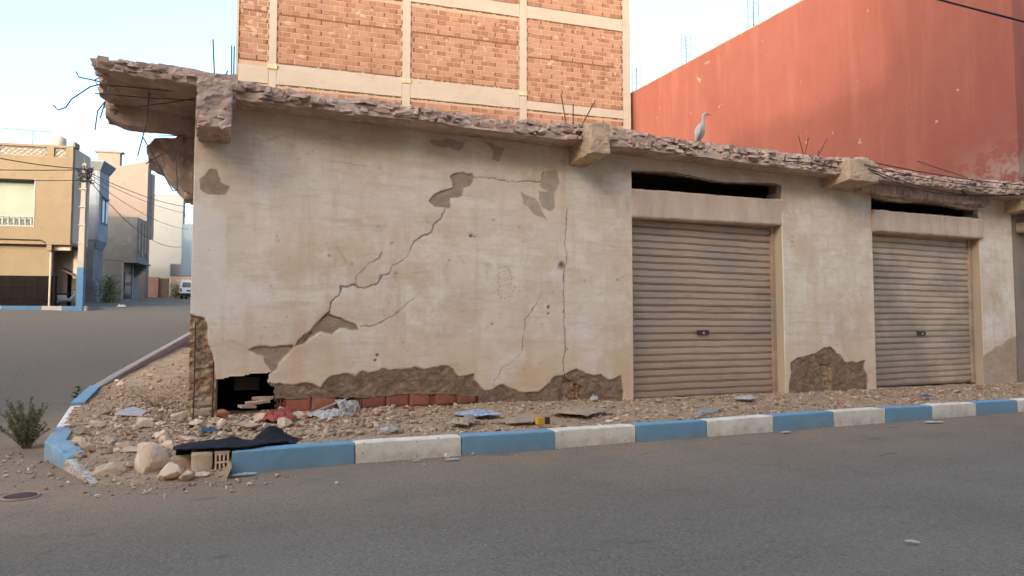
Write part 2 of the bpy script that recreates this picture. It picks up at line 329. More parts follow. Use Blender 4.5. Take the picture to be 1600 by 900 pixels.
def facade_mat():
    t = NT('facade_plaster'); v = t.coords()
    at = t.node('ShaderNodeVertexColor', layer_name='mask'); sp = t.node('ShaderNodeSeparateColor'); t.l.new(at.outputs[0], sp.inputs[0])
    base = t.ramp(t.noise(v, 0.9, 6, 0.6, 0.3), [(0.3, srgb(205, 177, 146)), (0.5, srgb(219, 198, 170)), (0.7, srgb(227, 210, 187))])
    # grey-white remains of limewash, tan stains and long rain streaks
    base = t.mix(t.rng(t.noise(v, 1.6, 8, 0.7), 0.47, 0.62, 0, 0.85), base, srgb(233, 219, 200))
    st = t.noise(t.coords(False, (2.4, 1, 0.22)), 2.2, 7, 0.65)
    base = t.mix(t.rng(st, 0.52, 0.72, 0, 0.42), base, srgb(197, 162, 130))
    hz = t.noise(t.coords(False, (0.5, 1, 3.2)), 2.6, 8, 0.7)
    base = t.mix(t.rng(hz, 0.50, 0.70, 0, 0.6), base, srgb(197, 166, 132))
    sx = t.node('ShaderNodeSeparateXYZ'); t.l.new(v, sx.inputs[0])
    # soot and run-off below the roof slab: a ragged stain
    top = t.mul(t.rng(sx.outputs['Z'], 2.95, 3.95), t.rng(t.noise(t.coords(False, (1.1, 1, 0.7)), 1.1, 8, 0.65), 0.28, 0.62))
    base = t.mix(t.mul(top, 0.42), base, srgb(181, 140, 112))
    # yellowed plaster low on the wall
    low = t.mul(t.rng(sx.outputs['Z'], 1.25, 0.55), t.rng(t.noise(v, 1.4, 5), 0.3, 0.55))
    base = t.mix(t.mul(low, 0.5), base, srgb(217, 175, 125))
    rust = t.rng(t.noise(t.coords(False, (1.5, 1, 0.3)), 0.9, 4), 0.62, 0.72, 0, 0.4)
    base = t.mix(rust, base, srgb(203, 155, 116))
    base = t.mix(t.rng(t.noise(v, 34, 4, 0.7), 0.66, 0.74, 0, 0.55), base, srgb(160, 131, 106))
    base = t.mix(t.rng(t.noise(v, 14, 5, 0.75), 0.60, 0.75, 0, 0.35), base, srgb(181, 153, 125))
    base = t.mix(t.rng(t.noise(t.coords(False, (1, 1, 1.6)), 0.75, 7, 0.7, 0.6), 0.54, 0.72, 0, 0.4), base, srgb(214, 175, 128))
    base = t.mix(t.rng(t.noise(t.coords(False, (0.7, 1, 4)), 9, 6, 0.75), 0.50, 0.70, 0, 0.4), base, srgb(201, 175, 146))
    base = t.mix(t.rng(t.noise(v, 2.6, 7, 0.72, 0.8), 0.60, 0.72, 0, 0.55), base, srgb(172, 142, 114))
    # newer limewash patch
    base = t.mix(t.mul(sp.outputs['Blue'], 0.8), base, srgb(227, 215, 202))
    bare = t.ramp(t.noise(v, 4, 7, 0.65), [(0.3, srgb(110, 88, 67)), (0.7, srgb(152, 123, 97))])
    bare = t.mix(t.rng(t.noise(v, 18, 5, 0.7), 0.55, 0.7, 0, 0.5), bare, srgb(92, 72, 55))
    bare = t.mix(t.rng(t.noise(t.coords(False, (1, 1, 1.8)), 6.5, 8, 0.75, 0.5), 0.50, 0.62, 0, 0.65), bare, srgb(173, 147, 121))
    bare = t.mix(t.rng(t.noise(v, 42, 4, 0.7), 0.56, 0.66, 0, 0.6), bare, srgb(74, 58, 46))
    c = t.mix(sp.outputs['Red'], base, bare)
    rgc = t.ramp(t.noise(v, 16, 6, 0.75), [(0.35, srgb(113, 88, 65)), (0.55, srgb(172, 140, 106)), (0.7, srgb(197, 166, 130))])
    c = t.mix(at.outputs['Alpha'], c, rgc)
    c = t.mix(t.mul(sp.outputs['Green'], 0.85), c, srgb(86, 64, 51))
    n1 = t.bump(t.noise(v, 7, 8, 0.6), 0.35, 0.02)
    n2 = t.bump(t.noise(v, 60, 6, 0.7), 0.35, 0.006, n1)
    return t.done(c, 0.95, n2, 0, 0.15)
M['facade'] = facade_mat()

def shutter_mat(name, ca, cb, cc):
    t = NT(name); v = t.coords()
    c = t.ramp(t.noise(t.coords(False, (0.6, 1, 3)), 1.4, 6, 0.65), [(0.3, ca), (0.7, cb)])
    c = t.mix(t.rng(t.noise(t.coords(False, (0.9, 1, 1)), 0.8, 6, 0.6), 0.46, 0.60, 0, 0.85), c, cc)
    sx = t.node('ShaderNodeSeparateXYZ'); t.l.new(v, sx.inputs[0])
    c = t.mix(t.mul(t.rng(sx.outputs['Z'], 0.75, 0.1), t.rng(t.noise(v, 2.2, 6, 0.65), 0.3, 0.6, 0, 0.6)), c, srgb(158, 128, 106))
    c = t.mix(t.rng(t.noise(t.coords(False, (0.5, 1, 3.0)), 2.4, 6, 0.7), 0.52, 0.72, 0, 0.4), c, srgb(118, 96, 82))
    c = t.mix(t.rng(t.noise(v, 30, 5, 0.7), 0.62, 0.75, 0, 0.5), c, srgb(120, 96, 82))
    n = t.bump(t.noise(t.coords(False, (0.5, 1, 1)), 5, 4), 0.2, 0.02)
    return t.done(c, 0.6, n, 0.1, 0.35)
M['shutter_a'] = shutter_mat('shutter_brown', srgb(173, 144, 118), srgb(197, 168, 139), srgb(166, 147, 127))
M['shutter_b'] = shutter_mat('shutter_grey', srgb(179, 153, 127), srgb(207, 180, 149), srgb(159, 140, 118))

def paint_mat(name, c1, c2, under, wear):
    t = NT(name); v = t.coords()
    c = t.ramp(t.noise(v, 3, 6), [(0.3, c1), (0.7, c2)])
    c = t.mix(t.rng(t.noise(v, 26, 4, 0.65), wear + 0.03, wear + 0.06), c, under)
    c = t.mix(t.rng(t.noise(v, 7, 6, 0.7), 0.45, 0.75, 0, 0.35), c, under)
    sx = t.node('ShaderNodeSeparateXYZ'); t.l.new(v, sx.inputs[0])
    c = t.mix(t.mul(t.rng(t.noise(v, 5, 6, 0.7), 0.35, 0.7), t.rng(sx.outputs['Z'], 0.10, -0.01, 0, 0.7)), c, srgb(140, 122, 106))
    return t.done(c, 0.8, t.bump(t.noise(v, 50, 6, 0.7), 0.5, 0.006), 0, 0.3)
M['kerb_blue'] = paint_mat('kerb_blue', srgb(112, 148, 162), srgb(125, 160, 174), srgb(143, 145, 137), 0.68)
M['kerb_white'] = paint_mat('kerb_white', srgb(226, 208, 182), srgb(246, 231, 205), srgb(161, 141, 119), 0.62)
M['kerb_fade'] = paint_mat('kerb_faded_blue', srgb(119, 152, 163), srgb(139, 168, 173), srgb(173, 154, 132), 0.54)
M['kerb_worn'] = paint_mat('kerb_worn', srgb(191, 173, 150), srgb(213, 196, 172), srgb(152, 131, 108), 0.50)
M['kerb_grey'] = paint_mat('kerb_grey', srgb(145, 131, 117), srgb(164, 149, 134), srgb(124, 109, 95), 0.6)

def red_mat():
    t = NT('red_render'); v = t.coords()
    c = t.ramp(t.noise(v, 0.35, 6, 0.6), [(0.3, srgb(124, 72, 59)), (0.7, srgb(137, 81, 67))])
    c = t.mix(t.rng(t.noise(t.coords(False, (1, 1.6, 0.16)), 1.6, 7, 0.65), 0.48, 0.70, 0, 0.6), c, srgb(143, 91, 75))
    c = t.mix(t.rng(t.noise(v, 2.2, 8, 0.7), 0.56, 0.75, 0, 0.4), c, srgb(116, 66, 54))
    c = t.mix(t.rng(t.noise(t.coords(False, (1, 1, 0.55)), 3.6, 5, 0.6), 0.70, 0.715), c, srgb(158, 137, 121))
    sx = t.node('ShaderNodeSeparateXYZ'); t.l.new(v, sx.inputs[0])
    low = t.mul(t.mul(t.rng(sx.outputs['Z'], 5.6, 4.5), t.rng(sx.outputs['Y'], 2.2, 0.6)), t.rng(t.noise(v, 2.5, 8, 0.7), 0.46, 0.52))
    c = t.mix(low, c, srgb(148, 127, 110))
    n = t.bump(t.noise(v, 30, 6, 0.7), 0.3, 0.01, t.bump(t.noise(v, 0.8, 4), 0.3, 0.08))
    return t.done(c, 0.9, n, 0, 0.2)
M['red'] = red_mat()
M['mortar'] = mottled('mortar', srgb(124, 102, 84), srgb(133, 113, 93), 2.0, 0.95, 0.6, 30, c3=srgb(117, 93, 75), s3=4)
M['brick_wall'] = mottled('brick_wall', srgb(112, 80, 64), srgb(119, 88, 70), 1.2, 0.95, 0.4, 40, c3=srgb(123, 98, 79), s3=1.7, t3=(0.62, 0.72), vary=0.09)
M['brick_wall2'] = mottled('brick_wall_dark', srgb(104, 70, 53), srgb(112, 79, 61), 1.2, 0.95, 0.4, 40, c3=srgb(122, 94, 76), s3=1.5, t3=(0.64, 0.74), vary=0.09)
M['hole_shade'] = mottled('hole_shade', srgb(74, 46, 35), srgb(89, 55, 42), 8, 1.0, 0, 10)
M['frame_concrete'] = mottled('frame_concrete', srgb(124, 113, 101), srgb(133, 121, 110), 1.0, 0.9, 0.4, 16, c3=srgb(119, 105, 93), s3=2.6, stretch=(1, 1, 2))

# ------------------------------------------------------------------ ground
def kerb_x(Y): return -1.6 + 0.117 * (Y - 5) if Y > 5 else -1.6
def rise(Y): return (0.071 * (min(Y, 50) - 4.3) + 0.05 * max(0, min(Y, 72) - 50)) * sstep(3.0, 6.5, np.array(Y))
def road_z(X, Y):
    up = float(rise(Y)) if Y > 3 else 0.0
    k = 1.0 if X < kerb_x(Y) + 0.01 else 0.0
    return up * k - 0.003 * max(-5, min(X, 20))
def build_road():
    offs = [-600, -250, -120, -60, -35, -22, -15, -11, -8, -6, -4.5, -3.2, -2.2, -1.4, -0.8, -0.3, 0.0, 0.04, 0.5, 1.2, 2, 3, 4, 5, 6, 8, 10, 12, 14, 17, 20, 26, 40, 80, 160, 300, 700]
    ys = [-500, -200, -90, -50, -30, -22, -17, -14, -12, -10] + [-9 + 0.5 * i for i in range(40)] + [11 + 1.5 * i for i in range(40)] + [72, 80, 100, 140, 220, 400, 900]
    vs = []; fs = []
    for y in ys:
        for o in offs:
            x = o + kerb_x(min(y, 72))
            vs.append((x, y, road_z(o + kerb_x(y), y) + 0.012 * fb((x * 0.5, y * 0.5, 0), 2) * (1 if abs(x) < 20 else 0)))
    n = len(offs)
    for j in range(len(ys) - 1):
        for i in range(n - 1): fs.append((j * n + i, j * n + i + 1, (j + 1) * n + i + 1, (j + 1) * n + i))
    me = bpy.data.meshes.new('road'); me.from_pydata(vs, [], fs)
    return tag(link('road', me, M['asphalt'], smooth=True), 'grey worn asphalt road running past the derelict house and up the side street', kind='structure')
build_road()

# kerb line of the corner and the side street, from the front gap backwards
KL = [(-0.66, -2.42), (-1.22, -0.95), (-1.32, 0.25), (-1.50, 2.40), (-1.60, 5.0)]
for i in range(1, 16): y = 5 + 2.0 * i; KL.append((kerb_x(y), y))
KW, KH = 0.17, 0.19
kerb = empty('kerb', (0, 0, 0)); tag(kerb, 'blue and white painted concrete kerb edging the rubble strip', kind='structure')
def stone_mesh(p, q, z0, z1, top0, top1, amp, seed, side):
    """kerb stone from p to q; its body lies to the given side of the line; rounded front arris"""
    p = Vector((p[0], p[1], 0)); q = Vector((q[0], q[1], 0)); d = (q - p); L = d.length; d.normalize(); n = Vector((-d.y, d.x, 0)) * side
    nx = max(6, int(L / 0.045)); prof = [(0.0, -0.08), (0.0, 0.35), (0.0, 0.75), (0.001, 0.93), (0.008, 0.985), (0.02, 1.0), (0.07, 1.0), (0.12, 1.0), (KW, 0.98), (KW, 0.4), (KW, -0.08)]
    vs = []; fs = []; m = len(prof)
    for i in range(nx + 1):
        u = i / nx; e = min(i, nx - i)
        zt = top0 + (top1 - top0) * u; zb = z0 + (z1 - z0) * u
        for a, h in prof:
            w = p + d * (0.006 + (L - 0.012) * u) + n * a; w.z = zb + (zt - zb) * h
            k = 2.2 if e == 0 else 1.0
            nv = mnoise.noise_vector((w + Vector((seed, 0, 0))) * 9) * amp * k + mnoise.noise_vector((w + Vector((seed, 0, 0))) * 24) * amp * 0.6
            if e == 0 and h > 0.8: nv.z -= abs(nv.z) * 1.5 + amp
            vs.append(w + nv)
    for i in range(nx):
        for k in range(m - 1): fs.append((i * m + k, i * m + k + 1, (i + 1) * m + k + 1, (i + 1) * m + k))
    fs.append(tuple(range(m))); fs.append(tuple(nx * m + k for k in range(m))[::-1])
    me = bpy.data.meshes.new('kerb_stone'); me.from_pydata(vs, [], fs)
    bm = bmesh.new(); bm.from_mesh(me); bmesh.ops.recalc_face_normals(bm, faces=bm.faces); bm.to_mesh(me); bm.free()
    return me
FX = [0.36, 1.41, 2.44, 3.46, 4.47, 5.44, 6.45, 7.48, 8.42, 9.35, 10.33, 11.3, 12.3, 13.3, 14.3, 15.3, 16.3, 17.3, 18.3]
for i in range(len(FX) - 1):
    zz = lambda x: -0.003 * x
    a, b = FX[i], FX[i + 1]
    link('kerb_stone', stone_mesh((a, -2.40 + 0.01 * math.sin(i * 2.1)), (b, -2.40 + 0.01 * math.sin(i * 2.1 + 1)), zz(a), zz(b), KH + zz(a) + 0.006 * math.sin(i), KH + zz(b) + 0.006 * math.sin(i + 2), 0.0035, i * 3.7, 1),
         M['kerb_blue'] if i % 2 == 0 else M['kerb_white'], kerb)
def part_pt(a, b, t): return (a[0] + (b[0] - a[0]) * t, a[1] + (b[1] - a[1]) * t)
cz = lambda p: road_z(p[0] - 0.1, p[1])
corner = [(KL[0], part_pt(KL[0], KL[1], 0.5), 'kerb_worn', 0.02, 0.11, 0.012), (part_pt(KL[0], KL[1], 0.5), KL[1], 'kerb_fade', 0.12, 0.17, 0.012), (KL[1], KL[2], 'kerb_fade', 0.17, 0.15, 0.006), (KL[2], KL[3], 'kerb_white', 0.15, 0.16, 0.005), (KL[3], KL[4], 'kerb_blue', 0.21, 0.21, 0.004)]
for i, (a, b, m, h0, h1, amp) in enumerate(corner):
    link('kerb_stone', stone_mesh(a, b, cz(a), cz(b), cz(a) + h0, cz(b) + h1, amp, 50 + i * 3.1, -1), M[m], kerb)
for i in range(4, len(KL) - 1):
    a, b = KL[i], KL[i + 1]
    link('kerb_stone', stone_mesh(a, b, cz(a) - 0.1, cz(b) - 0.1, cz(a) + 0.18, cz(b) + 0.18, 0.004, 70 + i * 3.1, -1), M['kerb_grey'], kerb, True)
# retaining face below the raised kerb, on the house side
rw = MB()
for i in range(4, len(KL) - 1):
    a, b = KL[i], KL[i + 1]
    rw.add([(a[0] + 0.03, a[1], 0), (b[0] + 0.03, b[1], 0), (b[0] + 0.03, b[1], cz(b) + 0.05), (a[0] + 0.03, a[1], cz(a) + 0.05), (a[0] + 0.16, a[1], 0), (b[0] + 0.16, b[1], 0), (b[0] + 0.16, b[1], cz(b) + 0.05), (a[0] + 0.16, a[1], cz(a) + 0.05)],
           [(0, 1, 2, 3), (4, 7, 6, 5), (0, 3, 7, 4), (1, 5, 6, 2), (3, 2, 6, 7), (0, 4, 5, 1)])
rw.build('kerb_footing', M['core'], kerb)

INNER = [(18.3, -2.32), (0.36, -2.32), (0.30, -2.75), (-0.55, -2.75), (-0.58, -2.40), (-1.13, -0.93), (-1.24, 0.25), (-1.42, 2.4), (-1.52, 5.0), (kerb_x(14) + 0.08, 14), (0.35, 14), (0.35, 0.45), (18.3, 0.45)]
def soil_z(X, Y):
    """height of the rubble strip"""
    h = 0.155 + 0.05 * sstep(-1.6, 0.0, Y) * sstep(6.2, 4.6, X) * sstep(-2.2, 0.2, X) - 0.02 * sstep(8, 13, X)
    h = h + 0.04 * fbm(X * 1.3, Y * 1.3, 3) + 0.035 * fbm(X * 6, Y * 6, 3)
    gap = sstep(0.40, 0.30, X) * sstep(-1.75, -2.75, Y); h = h * (1 - gap) - 0.02 * gap
    lo = sstep(0.5, -1.2, X) * sstep(2.5, -1.6, Y); h = h - 0.05 * lo * (1 - gap)
    h = h + 0.045 * np.maximum(0, Y - 4.3) * sstep(0.5, -0.2, X)
    return h - 0.003 * X
def grid_mesh(name, XX, ZZ, fn, keep):
    ny, nx = XX.shape
    V = fn(XX, ZZ)
    idx = np.arange(nx * ny).reshape(ny, nx)
    q = np.stack([idx[:-1, :-1], idx[:-1, 1:], idx[1:, 1:], idx[1:, :-1]], -1).reshape(-1, 4)
    cx = (XX[:-1, :-1] + XX[1:, 1:]).ravel() / 2; cy = (ZZ[:-1, :-1] + ZZ[1:, 1:]).ravel() / 2
    return V.reshape(-1, 3), q[keep(cx, cy)]
def fast_mesh(name, V, Q):
    me = bpy.data.meshes.new(name); me.vertices.add(len(V)); me.vertices.foreach_set('co', np.asarray(V, np.float32).ravel())
    k = Q.shape[1]; me.loops.add(len(Q) * k); me.loops.foreach_set('vertex_index', np.asarray(Q, np.int32).ravel())
    me.polygons.add(len(Q)); me.polygons.foreach_set('loop_start', np.arange(0, len(Q) * k, k, dtype=np.int32))
    me.update(calc_edges=True); me.validate(); return me
xs = np.concatenate([np.arange(-1.8, 6, 0.04), np.arange(6, 18.35, 0.07)]); ys_ = np.arange(-2.8, 14.1, 0.045)
XX, YY = np.meshgrid(xs, ys_)
V, Q = grid_mesh('soil', XX, YY, lambda x, y: np.stack([x, y, soil_z(x, y)], -1), lambda x, y: (sd_poly(x, y, INNER) > -0.02) & ((y < 0.5) | (x < 0.36)))
tag(link('pavement', fast_mesh('pavement', V, Q), M['soil'], smooth=True), 'bare brown earth strip between kerb and derelict house', kind='structure')

# ------------------------------------------------------------------ the derelict house
house = empty('derelict_house', (0, 0, 0))
tag(house, 'derelict single-storey house with cracked plaster, broken roof slab and two roller shutters', 'house')
OPEN = [(6.07, 9.13, 3.65), (11.33, 14.46, 3.63)]
HX = 15.55
xs = np.concatenate([np.arange(-0.01, 6.07, 0.0125), np.arange(6.07, 9.13, 0.03), np.arange(9.13, 11.33, 0.016), np.arange(11.33, 14.46, 0.03), np.arange(14.46, HX + 0.001, 0.018)])
zs = np.arange(0.0, 3.96, 0.0133)
XX, ZZ = np.meshgrid(xs, zs)
wx = XX + 0.085 * fbm(XX * 7, ZZ * 7, 6); wz = ZZ + 0.085 * fbm(XX * 7 + 40, ZZ * 7 + 9, 6)
bare = np.zeros(XX.shape); dep = 0.010 * fbm(XX * 0.9, ZZ * 0.9, 3) * 2
rim = []
DEPTH = {'p1': 0.02, 'p3': 0.022, 'p4': 0.022, 'band': 0.014, 'pil': 0.018, 'right': 0.006, 'top1': 0.002, 'top2': 0.002, 'p5': 0.002, 'p2': 0.004, 'p2b': 0.002}
for k, poly in BARE.items():
    soft = 0.03 if k in ('right',) else 0.007
    jag = 1.0
    s = sd_poly(wx, wz, poly); m = sstep(-soft, soft, s)
    if k in ('p1', 'p3', 'p4'): m = m * 0.74
    if k in ('p1', 'p3', 'p4', 'band', 'pil'): rim.append(s)
    if k in ('p2', 'p2b', 'top1', 'top2', 'p5', 'right'): m = m * (0.55 if k != 'p5' else 0.8)
    bare = np.maximum(bare, m); dep += DEPTH[k] * sstep(-0.006, 0.006, s)
rgh = np.zeros(XX.shape)
for k, poly in ROUGH.items():
    s = sd_poly(wx, wz, poly); m = sstep(-0.01, 0.01, s); rgh = np.maximum(rgh, m)
    dep += m * ((0.035 if k == 'corner' else 0.03) + 0.10 * np.abs(fbm(XX * 11, ZZ * 11, 4)) + 0.05 * fbm(XX * 26, ZZ * 26, 2))
bare = np.maximum(bare, rgh)
dep += bare * (0.030 * fbm(XX * 9, ZZ * 13, 4) + 0.016 * fbm(XX * 30, ZZ * 30, 2))
crk_shade = np.zeros(XX.shape); cx_ = XX + 0.05 * fbm(XX * 13, ZZ * 13, 5); cz_ = ZZ + 0.05 * fbm(XX * 13 + 3, ZZ * 13 + 8, 5)
for s in rim: crk_shade = np.maximum(crk_shade, 0.75 * np.exp(-((s + 0.002) / 0.007) ** 2) * np.clip(2.2 * vnoise(XX * 9, ZZ * 9) - 0.5, 0, 1))  # shadow gap round the fallen patches, painted as a dark outline
for pts, w in CRACKS:
    d = d_line(cx_, cz_, pts); w2 = w * (0.25 + 1.0 * np.clip(vnoise(XX * 5, ZZ * 5), 0, 1))
    crk_shade = np.maximum(crk_shade, np.clip(1.35 - d / np.maximum(w2, 0.0065), 0, 1) * np.clip(w2 / 0.006, 0.35, 1) * min(1, w / 0.008))
for x, z, r in PITS:
    d = np.hypot(cx_ - x, cz_ - z); crk_shade = np.maximum(crk_shade, np.clip(1.6 - d / (r * 0.62), 0, 1) * (0.85)); dep += 0.03 * np.clip(1 - d / r, 0, 1)
rp = random.Random(5)
near = XX < 11.4
for i in range(130):
    x = rp.uniform(0.1, 6.0) if i < 105 else rp.uniform(9.2, 11.3); z = rp.uniform(0.5, 3.5); r = rp.choice([0.006, 0.007, 0.008, 0.01, 0.016]); e = rp.uniform(0.4, 2.4)
    i0, i1 = np.searchsorted(xs, [x - 0.08, x + 0.08]); j0, j1 = np.searchsorted(zs, [z - 0.08, z + 0.08])
    sl = (slice(j0, j1), slice(i0, i1)); d = np.hypot((cx_[sl] - x) * e, cz_[sl] - z); crk_shade[sl] = np.maximum(crk_shade[sl], np.clip(1.5 - d / r, 0, 1) * rp.uniform(0.25, 0.7)); dep[sl] += 0.004 * np.clip(1.3 - d / r, 0, 1)
for x, z in DOTS:
    d = np.hypot((XX - x), (ZZ - z)); crk_shade = np.maximum(crk_shade, np.clip(1.5 - d / 0.011, 0, 1) * 0.55)
dep += 0.007 * crk_shade + 0.003 * fbm(XX * 20, ZZ * 20, 3)
wht = sstep(-0.03, 0.02, sd_poly(wx, wz, WHITE)) * (0.7 + 0.6 * fbm(XX * 3, ZZ * 3, 4))
def keepf(x, z):
    k = np.ones(x.shape, bool)
    for a, b, t in OPEN: k &= ~((x > a) & (x < b) & (z < t + 0.03 * np.sin(x * 3)))
    jx = x + 0.06 * fbm(x * 9, z * 9, 3); jz = z + 0.06 * fbm(x * 9 + 7, z * 9, 3)
    k &= sd_poly(jx, jz, HOLE) < 0; k &= sd_poly(jx, z + 0.03 * fbm(x * 9, z * 9, 3), BASE_BRICK) < 0
    return k
V, Q = grid_mesh('wall', XX, ZZ, lambda x, z: np.stack([x, dep, z], -1), keepf)
msk = np.stack([bare, crk_shade, wht, rgh], -1).reshape(-1, 4)
E = np.sort(np.concatenate([Q[:, [0, 1]], Q[:, [1, 2]], Q[:, [2, 3]], Q[:, [3, 0]]]), 1)
U, cnt = np.unique(E, axis=0, return_counts=True); BE = U[cnt == 1]
bv = np.unique(BE); mp = np.full(len(V), -1); mp[bv] = len(V) + np.arange(len(bv))
V2 = V[bv].copy(); V2[:, 1] = np.maximum(V2[:, 1] + 0.05, 0.11)
Q2 = np.stack([BE[:, 0], BE[:, 1], mp[BE[:, 1]], mp[BE[:, 0]]], 1)
me = fast_mesh('wall', np.concatenate([V, V2]), np.concatenate([Q, Q2]))
ca = me.color_attributes.new('mask', 'FLOAT_COLOR', 'POINT'); ca.data.foreach_set('color', np.concatenate([msk, msk[bv]]).astype(np.float32).ravel())
link('wall', me, M['facade'], house, True)['label'] = 'cracked tan plaster front wall with fallen patches'
# masonry behind the plaster: piers, kept clear of the hole and the doorways
cm = MB()
cm.box(0.02, 0.30, 0.10, 0.32, 0, 3.95).box(0.30, 0.98, 0.10, 0.32, 0.72, 3.95).box(0.98, 6.05, 0.10, 0.32, 0, 3.95)
cm.box(9.16, 11.30, 0.10, 0.32, 0, 3.95).box(14.49, HX - 0.01, 0.10, 0.32, 0, 3.95).box(6.05, 9.16, 0.10, 0.32, 3.70, 3.95).box(11.30, 14.49, 0.10, 0.32, 3.68, 3.95)
cm.build('wall_core', M['core'], house)
sh = MB(); sh.box(0.02, 0.22, 0.32, 9.0, 0, 3.9).box(0.22, HX - 0.2, 8.8, 9.0, 0, 3.9).box(HX - 0.2, HX - 0.01, 0.32, 9.0, 0, 3.9).box(5.6, 5.8, 0.32, 8.8, 0, 3.9).box(10.2, 10.4, 0.32, 8.8, 0, 3.9)
sh.build('side_wall', M['interior'], house)
jb = MB()
for a, b, t in OPEN:
    for x0, x1 in ((a - 0.04, a + 0.012), (b - 0.012, b + 0.04)):
        jb = MB(); jb.box(x0, x1, 0.012, 0.33, 0.0, t - 0.1); jb.build('jamb', M['jamb'], house)
# lintels
def tilt(z0, s, x0): return lambda p: Vector((p.x, p.y, p.z + (p.x - x0) * s))
link('lintel', rough_box(6.03, 9.16, 0.0, 0.22, 2.91, 3.36, 0.045, 0.006, 5, tilt(0, 0.02, 6.05), 3), M['lintel'], house, True)
link('lintel', rough_box(11.32, 14.52, -0.05, 0.20, 2.99, 3.40, 0.045, 0.010, 4, tilt(0, 0.01, 11.4), 9), M['lintel'], house, True)
# roof slab with its broken front edge
TX = [-1.0, 0.35, 1.0, 1.7, 2.1, 2.8, 3.5, 4.2, 4.9, 5.4, 6.0, 6.9, 8.2, 9.7, 10.7, 11.2, 12.3, 13.8, 15.6]
TZ = [4.06, 4.08, 4.04, 4.03, 4.05, 4.03, 4.03, 4.06, 4.10, 4.13, 4.11, 4.08, 4.11, 4.12, 4.20, 4.06, 4.06, 4.09, 4.18]
def slab_shape(z0, z1, y0, broken=0.10):
    def f(p):
        t = np.interp(p.x, TX, TZ); u = (p.z - z0) / (z1 - z0)
        q = Vector((p.x, p.y, 3.86 + (float(t) - 3.86) * u))
        if p.y < y0 + 0.2:
            w = (1 - (p.y - y0) / 0.2)
            n = mnoise.noise(Vector((p.x * 1.7, 0, 2))) + 0.6 * mnoise.noise(Vector((p.x * 5.1, u * 2, 7)))
            q.y += w * broken * (0.5 + n) + w * 0.05 * u
            cell = math.floor(p.x / 0.55 + 0.2 * math.sin(p.x * 3)); 
            q.y += w * 0.04 * (mnoise.noise(Vector((cell * 3.3, 1, 1))))
        return q
    return f
link('roof_slab', rough_box(0.30, HX + 0.05, -0.42, 0.62, 3.86, 4.06, 0.04, 0.006, 9, slab_shape(3.86, 4.06, -0.42, 0.05), 1, 0.010, (2.6, 4, 22)), M['concrete'], house)['label'] = 'broken grey concrete roof edge'
link('roof_slab', rough_box(0.1, HX, 0.55, 9.1, 3.90, 4.02, 0.5, 0.01, 2, None, 4), M['concrete'], house)
# thin screed layer that has come loose on top of the slab
link('roof_screed', rough_box(0.45, 9.6, -0.34, 0.5, 4.03, 4.085, 0.04, 0.010, 6, lambda p: Vector((p.x, p.y + 0.10 * mnoise.noise(Vector((p.x * 2.3, 3, 1))), p.z + float(np.interp(p.x, TX, TZ)) - 4.06)), 8, 0.03, (3, 5, 20)), M['concrete'], house)
# deep fractured beam over the second door
def sag(p):
    u = (p.x - 12.9) / 1.7
    q = Vector((p.x, p.y, p.z))
    if p.z < 3.8: q.z += 0.05 * mnoise.noise(Vector((p.x * 4, 1, 5))) + (0.06 * max(0, abs(u) - 0.8))
    return q
link('fractured_beam', rough_box(10.9, 14.55, -0.16, 0.09, 3.66, 4.0, 0.035, 0.014, 8, sag, 12, 0.03, (6, 6, 9)), M['concrete'], house)
# beam stubs sticking out through the wall
for i, (x0, x1, y0, z0, z1, m, sd) in enumerate([(0.02, 0.36, -0.62, 3.42, 3.98, 'concrete', 2), (4.98, 5.27, -0.66, 3.60, 4.08, 'concrete_stub', 5), (10.08, 10.78, -0.60, 3.68, 4.10, 'concrete_stub', 7), (15.32, 15.62, -0.55, 3.58, 4.05, 'concrete_stub', 11)]):
    def stub(p, x0=x0, y0=y0, z0=z0):
        u = max(0, (p.y - y0) / (0.1 - y0)); q = p.copy()
        if p.z < z0 + 0.1: q.z += 0.06 * (1 - u) if i else 0.03 * (1 - u)
        return q
    link('beam_stub', rough_box(x0, x1, y0, 0.10, z0, z1, 0.03, 0.008 if i else 0.008, 9, stub, sd, 0.012 if i else 0.028, (7, 9, 9)), M[m], house)
# the cantilever beyond the corner
def lead(p):
    u = max(0.0, (-0.2 - p.x) / 0.8); q = p.copy()
    if p.z > 4.02: q.z -= 0.05 * u * u
    else: q.z += 0.05 * u
    if p.x < -0.9: q.x += 0.10 * mnoise.noise(Vector((p.y * 3, p.z * 9, 1))) + 0.05
    q.z += 0.03 * mnoise.noise(Vector((p.x * 2.5, p.y * 1.5, 4))); return q
link('cantilever_slab', rough_box(-1.04, 0.42, -0.44, 1.45, 3.94, 4.12, 0.04, 0.004, 9, lead, 21, 0.008, (3, 3, 16)), M['concrete'], house)
link('cantilever_beam', rough_box(-1.02, 0.04, 0.85, 1.15, 3.74, 4.05, 0.045, 0.006, 6, lambda p: Vector((p.x, p.y, p.z + (0.10 * max(0, (-0.82 - p.x) / 0.2) if p.z < 3.8 else 0))), 23, 0.008, (5, 5, 9)), M['concrete'], house)
link('spandrel', rough_box(0.0, 0.42, -0.40, 1.0, 3.80, 3.97, 0.06, 0.02, 6, None, 24), M['concrete'], house, True)
def wedge(p):
    q = p.copy(); u = (p.x + 0.58) / 0.6
    lo = np.interp(p.x, [-0.58, -0.40, -0.34, -0.20, -0.13, 0.1], [3.43, 3.36, 3.25, 3.12, 3.02, 2.95]); hi = np.interp(p.x, [-0.58, -0.50, -0.24, -0.20, -0.1, 0.1], [3.58, 3.68, 3.72, 3.82, 3.88, 3.9])
    q.z = lo + (hi - lo) * p.z; return q
me = rough_box(-0.58, 0.05, 1.2, 2.1, 0, 1, 0.045, 0.02, 7, None, 0); bpy.data.meshes.remove(me)
